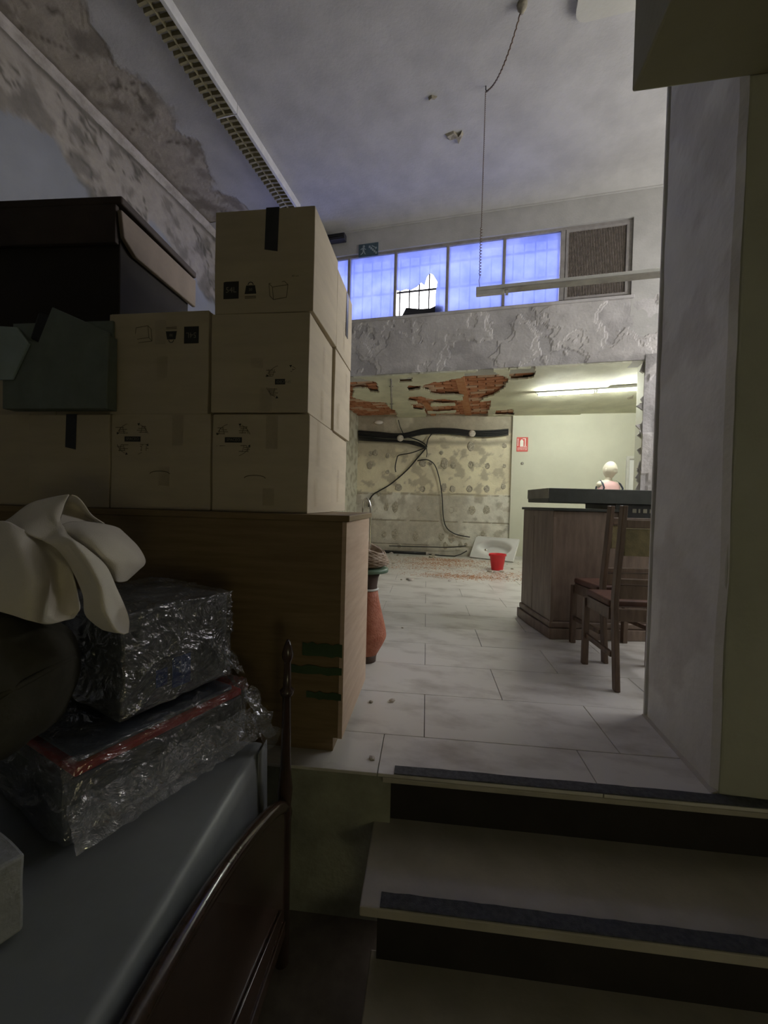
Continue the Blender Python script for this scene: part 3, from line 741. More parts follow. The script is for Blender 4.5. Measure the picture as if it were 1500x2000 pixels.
mb = MB(); mb.tube(helix(drop * .70, drop * .94, .009, 16, 8), .0035, 5); mb.tube([drop * .94, drop * .96 + Vector((-.008, 0, 0)), drop * .98 + Vector((-.004, 0, 0)), drop], .003, 5); mb.build('cord_coil', M['chair_wood'], cd, smooth=True)
sw = []
for i in range(60):
    s = i / 59; p = Vector((0, 0, -.05)).lerp(top + Vector((0, 0, -.02)), s); p.z -= .34 * (1 - s) * s * 1.6
    sw.append(p + Vector((math.cos(i * 2.1) * .004, math.sin(i * 2.1) * .004, 0)))
mb = MB(); mb.tube(sw, .006, 6); mb.build('cord_swag', M['chair_wood'], cd, smooth=True)
mb = MB(); mb.tube([(0, 0, 0), (0, 0, -.03), (.008, 0, -.055), (.02, 0, -.05), (.02, 0, -.035)], .005, 6); mb.build('hook', M['iron'], cd, smooth=True)
mb = MB(); mb.lathe([(.001, 0), (.04, -.001), (.035, -.03), (.02, -.05), (.012, -.07)], 12, top); mb.build('ceiling_rose', M['hole'], cd, smooth=True)
mb = MB(); mb.tube([Vector((e0.x + 1.6 - hk.x, e0.y - hk.y, -.001)), Vector((e0.x + 1.6 - hk.x, e0.y - hk.y, drop.z))], .003, 6); mb.build('far_cord', M['chair_wood'], cd)

# ---- dark wall-mounted unit under the ceiling, exit sign
p = on_y(652, 461, YW - .12); t = thing('dark_ceiling_unit', 'small dark slatted unit at the ceiling edge behind the top box', 'vent', (p.x, YW - .06, p.z))
w = on_y(672, 458, YW - .12).x - on_y(632, 466, YW - .12).x
mb = MB(); mb.bx(-w / 2 - .1, w / 2, -.05, .042, -.045, .04); mb.build('casing', M['iron'], t, bevel=.006)
for k in range(3):
    mb = MB(); mb.bx(-w / 2 - .08, w / 2 - .02, -.062, -.0505, -.03 + k * .024, -.02 + k * .024); mb.build('slat', M['black'], t)
c = on_y(720, 489, YW); w = on_y(739, 489, YW).x - on_y(701, 489, YW).x; h = on_y(720, 477, YW).z - on_y(720, 502, YW).z
t = thing('exit_sign', 'dark teal escape sign with running figure and stairs above the window', 'sign', (c.x, YW, c.z))
mb = MB(); mb.bx(-w / 2, w / 2, -.014, -.001, -h / 2, h / 2); mb.build('plate', M['teal'], t, bevel=.002)
mb = MB(); Y = -.0165
def S2(pts, ox, oz, sc): mb.prism([(ox + x * sc, Y, oz + z * sc) for x, z in pts], (0, .002, 0))
sc = h / 10
mb.prism([(-w * .26 + .1 * h * math.cos(a) + .04 * h, Y, h * .3 + .1 * h * math.sin(a)) for a in [i * math.pi / 4 for i in range(8)]], (0, .002, 0))
S2([(-1, 2), (.6, 2), (1.0, -1), (-.4, -1)], -w * .26, 0, sc); S2([(.6, 2), (2.3, .6), (2, .2), (.4, 1.2)], -w * .26, 0, sc); S2([(-1, 2), (-2.4, .8), (-2, .5), (-.7, 1.2)], -w * .26, 0, sc)
S2([(1, -1), (2.0, -3), (1.5, -3.3), (.2, -1)], -w * .26, 0, sc); S2([(.2, -1), (-.3, -2.4), (-2, -3.4), (-2.2, -2.9), (-.9, -2), (-.5, -1)], -w * .26, 0, sc)
mb.build('running_figure', M['tealw'], t); mb = MB()
for k in range(5): mb.bx(w * .02 + k * w * .085, w * .02 + (k + 1) * w * .085, Y, Y + .002, h * .26 - (k + 1) * h * .13, h * .30 - k * h * .13)
mb.build('stairs_symbol', M['tealw'], t); mb = MB()
S2([(-.6, .6), (2.6, -1.4), (2.3, -2.2), (3.9, -1.7), (3.2, -.2), (2.9, -.9), (-.3, 1.2)], w * .2, h * .2, sc)
mb.build('arrow_symbol', M['tealw'], t)

# ---- board and litter lying in the broken pane
c = on_y(825, 612, YW + .10); t = thing('sill_board', 'dark board lying on the sill in the broken pane', 'board', (c.x, YW + .09, zb + .031))
hw = (on_y(866, 606, YW).x - on_y(778, 622, YW).x) / 2
mb = MB(); mb.prism([(-hw + .01, 0, .0), (hw - .02, 0, .0), (hw - .02, 0, .09), (hw * .6, 0, .115), (hw * .35, 0, .085), (-hw * .1, 0, .09), (-hw * .75, 0, .125)], (0, .018, 0)); mb.build('panel', M['iron'], t, bevel=.002)
mb = MB(); mb.box((hw * .5, .035, .03), (.16, .03, .06)); mb.build('batten', M['bar_wood'], t)

# ---- extinguisher sign
c = on_far(1020, 868, .072); t = thing('extinguisher_sign', 'red fire extinguisher sign on the yellow wall', 'sign', (c.x, c.y, c.z), wa)
mb = MB(); w, h = .205, .27; mb.bx(-w / 2, w / 2, -.006, 0, -h / 2, h / 2); mb.build('plate', M['signred'], t, bevel=.002)
mb = MB(); Y = -.008
mb.bx(-w * .44, w * .44, Y, Y + .0015, -h * .27, -h * .24)
mb.prism([(x * w, Y, z * h) for x, z in [(-.20, -.17), (.10, -.17), (.10, .22), (.04, .30), (-.02, .32), (-.02, .37), (-.09, .37), (-.09, .32), (-.15, .30), (-.20, .22)]], (0, .0015, 0))
mb.bx(w * .22, w * .30, Y, Y + .0015, -h * .12, h * .42); mb.bx(w * .02, w * .30, Y, Y + .0015, h * .38, h * .42)
mb.bx(-w * .42, -w * .36, Y, Y + .0015, -h * .12, h * .40); mb.bx(w * .12, w * .40, Y, Y + .0015, -h * .17, -h * .13)
mb.build('pictogram', M['signwhite'], t)
mb = MB(); text(mb, 'EXTINTOR', .036, lambda x, y: Vector((x, -.008, y - h * .37))); mb.build('lettering', M['signwhite'], t)
c = on_far(1020, 905, .072); t = thing('wall_switch', 'small round grey fitting on the yellow wall below the red sign', 'switch', (c.x, c.y, c.z), wa)
mb = MB(); mb.lathe([(.028, 0), (.026, .012), (.012, .018)], 16); o = mb.build('cover', M['pvc'], t, smooth=True); o.rotation_euler = (rad(90), 0, 0)
for z0_, x_ in ((857, 1062), (850, 1062)):
    pass
# white hatch on the yellow wall behind the bar
a = on_far(1223, 891, .07); b = on_far(1268, 953, .07); w = .62
t = thing('wall_hatch', 'white framed hatch door on the yellow wall beside the mannequin', 'hatch', (a.x, a.y, a.z - .85), wa)
mb = MB(); mb.bx(0, .05, -.03, 0, 0, .85); mb.bx(w - .05, w, -.03, 0, 0, .85); mb.bx(.05, w - .05, -.03, 0, .80, .85); mb.bx(.05, w - .05, -.03, 0, 0, .04); mb.build('frame', M['white_matt'], t, bevel=.003)
mb = MB(); mb.bx(.056, w - .056, -.02, 0, .046, .79); mb.build('door', M['white'], t, bevel=.003)
mb = MB(); mb.bx(.05, w - .05, -.034, -.02, .785, .80); mb.build('shadow_strip', M['pvc'], t)
# ---- lit tube on the back room ceiling
a = on_z(1049, 772, CEIL2 - .07); b = on_z(1256, 760, CEIL2 - .07); d = b - a
t = thing('tube_lamp', 'lit fluorescent tube lamp on the yellow back ceiling', 'lamp', (a.x, a.y, CEIL2), math.atan2(d.y, d.x))
L1 = d.length + .25
mb = MB(); mb.bx(-.02, L1, -.03, .03, -.045, -.004); mb.build('base_channel', M['white'], t, bevel=.003)
for k in (0, 1):
    x0, x1 = (0, L1 * .48) if k == 0 else (L1 * .49, L1 - .02)
    mb = MB(); mb.tube([(x0 + .02, 0, -.067), (x1 - .02, 0, -.067)], .014, 12); mb.build('tube', M['tube'], t, smooth=True)
    for x in (x0 + .008, x1 - .012):
        mb = MB(); mb.bx(x - .008, x + .008, -.012, .012, -.08, -.0455); mb.build('lamp_holder', M['white'], t)

# ---- cables on the stripped wall
def wire(pts, r=.012, seg=6, off=.05):
    P = [on_far(x, y, off if len(q) < 1 else q[0]) for x, y, *q in pts]; out = []
    for i in range(len(P) - 1):
        p0, p1, p2, p3 = P[max(i - 1, 0)], P[i], P[i + 1], P[min(i + 2, len(P) - 1)]
        for k in range(6):
            s = k / 6; out.append(.5 * ((2 * p1) + (p2 - p0) * s + (2 * p0 - 5 * p1 + 4 * p2 - p3) * s * s + (3 * p1 - p0 - 3 * p2 + p3) * s ** 3))
    out.append(P[-1]); return out
org = on_far(834, 872, .05)
t = thing('cable_bundle', 'thick black cable bundle strung along the top of the stripped wall', 'cables', org)
def cab(parent, name, pts, r, m='black', off=.05, o=None):
    mb = MB(); mb.tube([p - (o or org) for p in wire(pts, r, off=off)], r, 6); return mb.build(name, M[m], parent, smooth=True)
for k, dy in enumerate((-4, -1, 2, 5)):
    cab(t, 'cable', [(700, 846 + dy), (740, 849 + dy), (785, 851 + dy * .8), (830, 842 + dy * .9), (880, 842 + dy), (922, 846 + dy), (960, 846 + dy * 1.1), (993, 843 + dy)], .018, off=.06 + .012 * (k % 2))
for k, dy in enumerate((0, 3, 6)):
    cab(t, 'cable', [(700, 853 + dy), (745, 858 + dy * .6), (790, 861 + dy * .5), (815, 864 + dy), (832, 873 + dy * .3)], .013, off=.05 + .012 * k)
cab(t, 'cable', [(790, 852), (812, 858), (828, 866), (834, 873)], .012, off=.075)
cab(t, 'cable', [(845, 845), (836, 858), (833, 872)], .012, off=.06)
cab(t, 'cable', [(778, 820), (782, 835), (788, 847)], .008)
cab(t, 'tail_cable', [(832, 874), (805, 884), (780, 889), (775, 896), (772, 912), (773, 922)], .010)
cab(t, 'tail_cable', [(833, 874), (834, 885), (833, 893)], .008)
for (x, y) in ((782, 856), (922, 847)):
    c = on_far(x, y, .08); mb = MB(); mb.lathe([(.062, 0), (.066, .015), (.05, .03), (.02, .034)], 14)
    o = mb.build('cable_clamp', M['rubble'], t, smooth=True); o.location = c - org; o.rotation_euler = (rad(90), rad(8), wa)
org2 = on_far(726, 974, .05); t = thing('slanting_cable', 'black cable slanting down left from the bundle to the chrome handle', 'cable', org2)
cab(t, 'cable', [(833, 874), (815, 895), (795, 918), (765, 944), (742, 958), (730, 965), (722, 976), (720, 990)], .014, o=org2)
org3 = on_far(860, 960, .05); t = thing('hanging_cable', 'black cable looping over and hanging down the wall to the white tray', 'cable', org3)
cab(t, 'cable', [(815, 900), (824, 898), (838, 899), (850, 910), (858, 935), (863, 965), (866, 1010), (872, 1030), (885, 1041), (900, 1046), (918, 1049)], .010, o=org3)
org4 = on_far(800, 1078, .08); t = thing('floor_conduit', 'dark conduit and cables lying along the foot of the stripped wall', 'conduit', org4)
P0 = on_far(735, 1074, .10); P1 = on_far(832, 1079, .10); P0.z = P1.z = .03
mb = MB(); mb.tube([P0 - org4, P1 - org4], .028, 10); mb.build('conduit', M['black'], t, smooth=True)
cab(t, 'cable', [(760, 1066), (830, 1068), (880, 1069), (910, 1066)], .010, o=org4, off=.07)
def low(p, z): q = p.copy(); q.z = z; return q
Q = [low(on_far(x, 1080, o_), z) for x, o_, z in ((838, .12, .02), (862, .16, .012), (888, .17, .012), (900, .15, .05), (912, .12, .12))]
mb = MB(); mb.tube([q - org4 for q in Q], .011, 6); mb.build('cable', M['black'], t, smooth=True)
# wall pipe (thin grey) hanging from the ceiling at the left
a = on_z(764, 737, CEIL2 - .002); 
t = thing('conduit_rail', 'thin grey conduit running along the peeled ceiling towards the far wall', 'conduit', a)
b = on_z(765, 796, CEIL2 - .002); mb = MB(); mb.tube([Vector((0, 0, -.016)), b - a + Vector((0, 0, -.016))], .016, 8); mb.build('pipe', M['pvc'], t, smooth=True)
for s in (.2, .8):
    mb = MB(); q = (b - a) * s; mb.box(q + Vector((0, 0, -.014)), (.06, .02, .03)); mb.build('clip', M['pvc'], t)
a = on_far(740, 825, .03); t = thing('ceiling_rose', 'pale round disc fitting high on the left of the stripped wall', 'fitting', a, wa)
mb = MB(); mb.lathe([(.09, 0), (.085, .02), (.03, .03)], 16, sy=.45); o = mb.build('disc', M['signwhite'], t, smooth=True); o.rotation_euler = (rad(90), 0, 0)

# ---- white basin tray leaning on the wall
bl = on_z(917, 1085, 0); br = on_z(996, 1094, 0); bd = (br - bl); Wt = bd.length; Ht = .44; ang = math.atan2(bd.y, bd.x)
bl = bl + wn * .35; bl.z = 0
t = thing('basin_tray', 'white enamel basin tray leaning on the wall behind the red bucket', 'basin', (bl.x, bl.y, .03), ang)
print('tray', Wt)
def tray_z(x, y):
    e = ((x - Wt / 2) / (Wt * .40)) ** 2 + ((y - Ht * .52) / (Ht * .34)) ** 2
    return -.11 * (1 - sm(.35, 1.1, e)) - .004 * sm(1.3, 1.1, e)
lean = rad(56); cl, sl_ = math.cos(lean), math.sin(lean)
def TT(x, y, z): return Vector((x, y * cl - z * sl_, y * sl_ + z * cl))
mb = MB(); nx, ny = 32, 22
V = mb.grid([[TT(Wt * i / nx, Ht * j / ny, tray_z(Wt * i / nx, Ht * j / ny)) for i in range(nx + 1)] for j in range(ny + 1)])
mb.build('bowl', M['white'], t, smooth=True, solid=.008)
mb = MB()
for (x0, x1, y0, y1) in ((-.01, Wt + .01, -.012, .012), (-.01, Wt + .01, Ht - .012, Ht + .012), (-.01, .014, .012, Ht - .012), (Wt - .014, Wt + .01, .012, Ht - .012)):
    vs = [TT(x, y, z) for z in (-.035, .008) for x, y in ((x0, y0), (x1, y0), (x1, y1), (x0, y1))]; vv = [mb.v(p) for p in vs]
    for q in ((3, 2, 1, 0), (4, 5, 6, 7), (0, 1, 5, 4), (1, 2, 6, 5), (2, 3, 7, 6), (3, 0, 4, 7)): mb.face([vv[i] for i in q])
mb.build('rim', M['white'], t, bevel=.005)
mb = MB(); mb.lathe([(.024, -.006), (.022, .002), (.01, .001)], 14); o = mb.build('drain', M['chrome'], t, smooth=True); o.location = TT(Wt * .25, Ht * .5, -.10); o.rotation_euler = (lean, 0, 0)
# ---- red bucket
c = on_z(971, 1113, 0); t = thing('red_bucket', 'red plastic bucket standing on the floor in front of the basin tray', 'bucket', c, rad(20))
mb = MB(); mb.lathe([(.085, .001), (.09, .01), (.122, .235), (.132, .238), (.132, .252), (.126, .254), (.118, .24), (.085, .012)], 32); mb.build('body', M['red'], t, smooth=True)
mb = MB(); mb.tube([(.13 * math.cos(a), .13 * math.sin(a) * .95, .243 - .02 * math.sin(a)) for a in [math.pi * i / 14 - .0 for i in range(15)]], .004, 6); mb.build('handle', M['white_matt'], t, smooth=True)
for s in (-1, 1):
    mb = MB(); mb.box((s * .131, 0, .235), (.012, .04, .035)); mb.build('lug', M['red'], t, bevel=.003)

BK = on_z(971, 1113, 0)
# ---- rubble: single chips, and the dust nobody could count
chips = [(700, 1113, .03), (803, 1134, .05), (797, 1132, .03), (878, 1135, .03), (784, 1133, .02), (835, 1083, .07), (846, 1086, .06), (855, 1083, .05), (842, 1089, .05), (851, 1089, .04), (768, 1101, .03), (915, 1125, .03), (955, 1117, .04), (980, 1117, .04), (1000, 1112, .03), (966, 1118, .03), (720, 1081, .05), (735, 1083, .05), (752, 1084, .04), (765, 1082, .05), (777, 1085, .03), (724, 1087, .04), (745, 1088, .03), (962, 1128, .02), (990, 1128, .02), (1010, 1132, .02), (786, 1227, .012), (766, 1370, .02), (725, 1372, .012), (727, 1482, .015)]
crumb = []
for i in range(4):
    mb = MB(); bmesh.ops.create_icosphere(mb.bm, subdivisions=1, radius=1)
    for v in mb.bm.verts: v.co *= 1 + .55 * noise.noise(v.co * 1.7 + Vector((i * 9, 3, 1))); v.co.z = max(-.35, v.co.z * .55)
    o = mb.build('rubble_chip', M['rubble'] if i % 2 else M['dab']); crumb.append(o)
for i, (px, py, s) in enumerate(chips):
    p = on_z(px, py, 0); o = crumb[i] if i < 4 else crumb[i % 4].copy()
    if i >= 4: COL.objects.link(o); o.name = 'rubble_chip'
    o.location = (p.x, p.y, .35 * s * .8); o.scale = (s, s * random.uniform(.6, 1), s * .8); o.rotation_euler = (0, 0, i * 1.3)
    if py < 1092: L_ = ('pale plaster chip in the rubble at the foot of the stripped wall', 'plaster chips by the stripped wall')
    elif px > 945: L_ = ('small pale plaster chip on the floor around the red bucket', 'plaster chips around the bucket')
    elif py > 1200: L_ = ('tiny crumb of plaster on the pale floor tiles near the steps', 'plaster crumbs near the steps')
    else: L_ = ('small broken chip of plaster lying out on the back floor', 'plaster chips on the open back floor')
    tag(o, L_[0], 'rubble', L_[1])
mb = MB()
for (px, py, sx, sy, n, ) in ((870, 1094, .42, .10, 1500), (858, 1102, .40, .10, 1200), (905, 1126, .38, .07, 1300), (740, 1107, .16, .05, 120), (830, 1110, .3, .08, 300), (985, 1122, .35, .08, 500)):
    c = on_z(px, py, 0)
    for k in range(n):
        q = c + wd * random.gauss(0, sx) + wn * random.gauss(0, sy * 1.6); s = random.uniform(.0015, .006); z = .0006; a = random.random() * 6.28
        if (q - WF).dot(wn) < .1 or (q - BK).length < .15: continue
        ps = [q + Vector((math.cos(a + b) * s * 3, math.sin(a + b) * s * 1.2, z)) for b in (0, 2.1, 4.2)] + [q + Vector((0, 0, s * .8))]
        vv = [mb.v(p) for p in ps]; mb.face([vv[0], vv[1], vv[3]]); mb.face([vv[1], vv[2], vv[3]]); mb.face([vv[2], vv[0], vv[3]])
o = mb.build('brick_dust', M['dust'], kind='stuff'); tag(o, 'reddish brick dust scattered over the floor before the stripped wall', 'dust')

# ---- the bar
B0 = on_z(1073, 1246, 0); Bc = (B0 - CAM).dot(f0); Bl = (B0 - CAM).dot(r0)
B1 = on_z(1034, 1217, 0); bx1, by1 = (B1 - CAM).dot(r0) - Bl, (B1 - CAM).dot(f0) - Bc
print('bar', Bc, Bl, bx1, by1)
t = thing('bar_counter', 'brown wooden bar counter with a dark overhanging top', 'bar', (B0.x, B0.y, 0), YAW)
def poly(o, x1=1.75, d=.62): return [(0 - o * .4, 0 - o), (x1, 0 - o), (x1, d), (bx1 - o, d), (bx1 - o, by1)]
mb = MB(); mb.prism([(x, y, .13) for x, y in poly(0)], (0, 0, .845)); mb.build('body', M['bar_wood'], t, bevel=.004)
mb = MB(); mb.prism([(x, y, .001) for x, y in poly(.035)], (0, 0, .08)); mb.build('plinth', M['bar_wood'], t, bevel=.004)
mb = MB(); mb.prism([(x, y, .081) for x, y in poly(.018)], (0, 0, .048)); mb.build('plinth_moulding', M['bar_wood'], t, bevel=.012, seg=3)
mb = MB(); mb.prism([(x, y, .976) for x, y in poly(.02)], (0, 0, .022)); mb.build('cap_moulding', M['bar_top'], t, bevel=.005)
for (x, y) in ((.006, .0), (bx1 + .01, by1 - .02)):
    mb = MB(); mb.box((x, y - .004, .525), (.022, .02, .80)); mb.build('corner_strip', M['bar_wood'], t, bevel=.003)
zs0 = 1 + (993 - 983) / 800 * Bc; zs1 = 1 + (993 - 955.5) / 800 * Bc
sp = [(-.06, -.05), (1.8, -.05), (1.8, .5), (bx1 + .06, .5), (bx1 - .035, by1 + .03)]
mb = MB(); mb.prism([(x, y, zs0) for x, y in sp], (0, 0, zs1 - zs0)); mb.build('top_slab', M['bar_top'], t, bevel=.004)
e = [Vector((sp[4][0], sp[4][1], 0)), Vector((sp[0][0], sp[0][1], 0))]; dn = (e[1] - e[0]).normalized(); nn = Vector((dn.y, -dn.x, 0))
mb = MB(); mb.prism([e[0] + Vector((0, 0, zs0 + .03)), e[1] + Vector((0, 0, zs0 + .03)), e[1] + Vector((0, 0, zs1 - .001)), e[0] + Vector((0, 0, zs1 - .001))], nn * -.006 if nn.x > 0 else nn * .006); mb.build('edge_band', M['bar_edge'], t)
mb = MB(); mb.bx(.46, 1.75, -.02, .45, .9985, zs0 - .0005); mb.build('riser_block', M['bar_top'], t, bevel=.003)
mb = MB(); mb.bx(.50, .95, -.03, -.0205, .90, zs0 - .006); mb.build('fascia', M['black'], t)
for k, (x, w) in enumerate(((.58, .03), (.625, .014), (.66, .03), (.71, .014), (.745, .05))):
    mb = MB(); mb.bx(x, x + w, -.0325, -.0305, .975, 1.005); mb.build('fascia_mark', M['bar_edge'], t)

# ---- chairs at the bar
def make_chair(label, loc, rz, group):
    t = thing('dining_chair', label, 'chair', loc, rz, group)
    W, D, SH, H = .40, .36, .46, 1.02; w = .027
    for s in (-1, 1):
        mb = MB(); x = s * (W / 2 - w / 2)
        P = [(x, -.05, .001), (x, 0, .44), (x, 0, .52), (x, -.035, .8), (x, -.06, H)]
        vv = []
        for (px, py, pz) in P: vv.append([mb.v((px + i * w / 2, py + j * .022, pz)) for i, j in ((-1, -1), (1, -1), (1, 1), (-1, 1))])
        for i in range(len(P) - 1):
            for k in range(4): mb.face([vv[i][k], vv[i][(k + 1) % 4], vv[i + 1][(k + 1) % 4], vv[i + 1][k]])
        mb.face(vv[0][::-1]); mb.face(vv[-1]); mb.build('back_post', M['chair_wood'], t, bevel=.004)
        mb = MB(); mb.box((s * (W / 2 - w / 2 + .012), D - .02, .215), (.036, .036, .43), taper=1.0); mb.build('front_leg', M['chair_wood'], t, bevel=.004)
        mb = MB(); mb.bx(s * (W / 2 - .004) - .011, s * (W / 2 - .004) + .011, .022, D - .04, .375, .445); mb.build('seat_rail', M['chair_wood'], t, bevel=.003)
        mb = MB(); mb.bx(s * (W / 2 - .006) - .01, s * (W / 2 - .006) + .01, .0, D - .04, .17, .20); mb.build('stretcher', M['chair_wood'], t, bevel=.003)
    mb = MB(); mb.bx(-W / 2 + w, W / 2 - w, -.012, .012, .375, .445); mb.build('rear_rail', M['chair_wood'], t, bevel=.003)
    mb = MB(); mb.bx(-W / 2 + .03, W / 2 - .03, D - .032, D - .01, .375, .43); mb.build('front_rail', M['chair_wood'], t, bevel=.003)
    for nm, z0, z1, y, m in (('top_rail', .90, .945, -.052, 'chair_wood'), ('back_pad', .745, .895, -.040, 'chair_pad'), ('mid_rail', .585, .615, -.010, 'chair_wood'), ('low_slat', .50, .58, -.003, 'chair_wood')):
        mb = MB(); mb.bx(-W / 2 + w, W / 2 - w, y - .012, y + .012, z0, z1); mb.build(nm, M[m], t, bevel=.005)
    mb = MB(); mb.box((0, D / 2 + .005, .465), (W + .01, D - .05, .04)); mb.build('seat', M['chair_seat'], t, bevel=.014, seg=3)
    return t
pA = on_z(1204, 1350, 0); dA = rad(-4) + YAW
ax, ay = Vector((math.cos(dA), math.sin(dA), 0)), Vector((-math.sin(dA), math.cos(dA), 0))
lA = pA + ax * .185 + ay * .05
cA = make_chair('dark wooden dining chair beside the column, its back to the steps', (lA.x, lA.y, 0), dA, 'dining chairs at the bar')
pB = on_z(1190, 1290, 0); lB = pB + ax * .20 + ay * .05
lB = cw((lB - CAM).dot(r0) - .03, 2.62 + .0, 0)
lB = cw((1183 - 750) / 800 * (Bc - .43) + .185, Bc - .42, 0)
cB = dup(cA, (lB.x, lB.y, 0), YAW + rad(3), 'dark wooden dining chair tucked against the bar, half hidden behind the nearer chair')

# ---- mannequin behind the bar
hc = at(1190, 918, 6.3); hz = hc.z / 1.12
t = thing('mannequin', 'bald cream mannequin in a pink top standing behind the bar', 'mannequin', (hc.x, hc.y, 0), YAW + rad(12)); t.scale = (1.12, 1.12, 1.12)
def skin(name, pts, edges, radii, m, parent, sub=2):
    me = bpy.data.meshes.new(name); me.from_pydata(pts, edges, []); o = bpy.data.objects.new(name, me); COL.objects.link(o); o.parent = parent
    me.materials.append(m)
    q = o.modifiers.new('k', 'SKIN'); q.use_smooth_shade = True
    for v, r in zip(me.skin_vertices[0].data, radii): v.radius = r if isinstance(r, tuple) else (r, r)
    me.skin_vertices[0].data[0].use_root = True
    u = o.modifiers.new('u', 'SUBSURF'); u.levels = sub; u.render_levels = sub
    return o
z = hz
pts = [(0, .02, z - .62), (0, .01, z - .78), (0, 0, z - .50), (0, 0, z - .36), (0, .01, z - .20), (0, .01, z - .15), (0, -.01, z - .08), (-.10, .01, z - .19), (-.175, .01, z - .225), (.10, .01, z - .19), (.175, .01, z - .225), (-.09, .0, z - .95), (.09, .0, z - .95), (-.10, 0, z - 1.10), (.10, 0, z - 1.10)]
ed = [(0, 1), (0, 2), (2, 3), (3, 4), (4, 5), (5, 6), (4, 7), (7, 8), (4, 9), (9, 10), (1, 11), (1, 12), (11, 13), (12, 14)]
rd = [(.12, .085), (.15, .11), (.125, .09), (.135, .10), (.10, .075), .045, .042, (.06, .055), (.05, .05), (.06, .055), (.05, .05), .08, .08, .07, .07]
skin('body', pts, ed, rd, M['mannequin'], t)
mb = MB(); bmesh.ops.create_uvsphere(mb.bm, u_segments=40, v_segments=28, radius=1)
for v in mb.bm.verts:
    x, y, zz = v.co; f = max(0, -y)
    X = x * .074 * (1 - .28 * sm(.1, -1, zz)); Y = y * .094 * (1 - .12 * sm(0, -1, zz)); Z = zz * .118
    g = lambda cx, cz, sx, sz: math.exp(-((x - cx) / sx) ** 2 - ((zz - cz) / sz) ** 2)
    d = .018 * g(0, -.22, .14, .16) + .008 * g(0, .02, .10, .25) + .010 * g(0, -.82, .3, .16) + .006 * g(0, -.52, .22, .07) - .009 * g(.36, .02, .18, .11) - .009 * g(-.36, .02, .18, .11) + .006 * g(0, .2, .5, .1) - .004 * g(0, -.62, .25, .05)
    if f > .2: Y -= d * sm(.2, .6, f)
    v.co = Vector((X, Y, Z))
o = mb.build('head', M['mannequin'], t, smooth=True); o.location = (0, -.012, z); o.rotation_euler = (rad(8), 0, rad(20))
for s in (-1, 1):
    mb = MB(); bmesh.ops.create_uvsphere(mb.bm, u_segments=12, v_segments=8, radius=1)
    for v in mb.bm.verts: v.co = Vector((v.co.x * .008, v.co.y * .02, v.co.z * .03))
    q = mb.build('ear', M['mannequin'], o, smooth=True); q.location = (s * .070, .01, -.01); q.rotation_euler = (0, 0, s * rad(-15))
prof = []
mb = MB(); rings = []
for (zz, rx, ry, cy) in ((-.155, .062, .052, .01), (-.175, .122, .085, .008), (-.22, .148, .108, 0), (-.31, .155, .118, -.006), (-.38, .150, .118, -.008), (-.46, .138, .102, 0), (-.54, .134, .098, .005), (-.66, .145, .108, .01), (-.72, .15, .115, .01)):
    rings.append([(rx * math.cos(a), cy + ry * math.sin(a), z + zz) for a in [2 * math.pi * k / 28 for k in range(29)]])
mb.grid(rings); mb.build('pink_top', M['pink'], t, smooth=True, solid=.004)
for s in (-1, 1):
    mb = MB(); mb.tube([(s * .122, .01, z - .15), (s * .138, -.05, z - .19), (s * .146, -.09, z - .25), (s * .155, -.06, z - .33), (s * .165, .0, z - .36), (s * .155, .06, z - .33), (s * .14, .07, z - .24), (s * .122, .01, z - .15)], .011, 8); mb.build('dark_armhole_trim', M['navy'], t, smooth=True)
mb = MB(); mb.lathe([(.16, .001), (.16, .015), (.02, .03), (.018, z - .9)], 24); mb.build('stand', M['chrome'], t, smooth=True)

# ---- cabinet on the upper floor edge
c0 = on_z(668, 1443, .075); cd_ = (c0 - CAM).dot(f0)
zc = at(690, 1007, cd_).z
t = thing('wooden_cabinet', 'long brown wooden cabinet under the cardboard boxes, pale right end', 'cabinet', (c0.x, c0.y, 0), RA - rad(1))
print('cabinet', c0, zc)
CWD, CD = 1.75, .55; zc = max(.9, zc)
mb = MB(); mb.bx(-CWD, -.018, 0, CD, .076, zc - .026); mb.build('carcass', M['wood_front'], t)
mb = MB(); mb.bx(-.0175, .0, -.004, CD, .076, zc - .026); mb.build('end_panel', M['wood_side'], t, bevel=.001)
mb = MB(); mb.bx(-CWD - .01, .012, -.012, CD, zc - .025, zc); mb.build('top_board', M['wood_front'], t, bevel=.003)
mb = MB(); mb.bx(-CWD + .04, -.045, .035, CD - .04, .001, .075); mb.build('plinth', M['wood_front'], t)
for z0_, a_, w_ in ((.42, .16, .05), (.34, .22, .03), (.24, .14, .025)):
    mb = MB(); P = []
    for k in range(9): P.append([(-.006 - a_ * k / 8, -.0045 - .0008, z0_ + w_ * .5 + .012 * noise.noise(Vector((k * .9, z0_ * 9, 0)))), (-.006 - a_ * k / 8, -.0045 - .0008, z0_ - w_ * .5 + .01 * noise.noise(Vector((k * .7, z0_ * 5, 3))))])
    mb.grid(P); mb.build('green_tape', M['tape_green'], t, solid=.001)
CT = Matrix.Translation((c0.x, c0.y, 0)) @ Matrix.Rotation(RA - rad(1), 4, 'Z')
def cab_pt(x, y, z): return CT @ Vector((x, y, z))

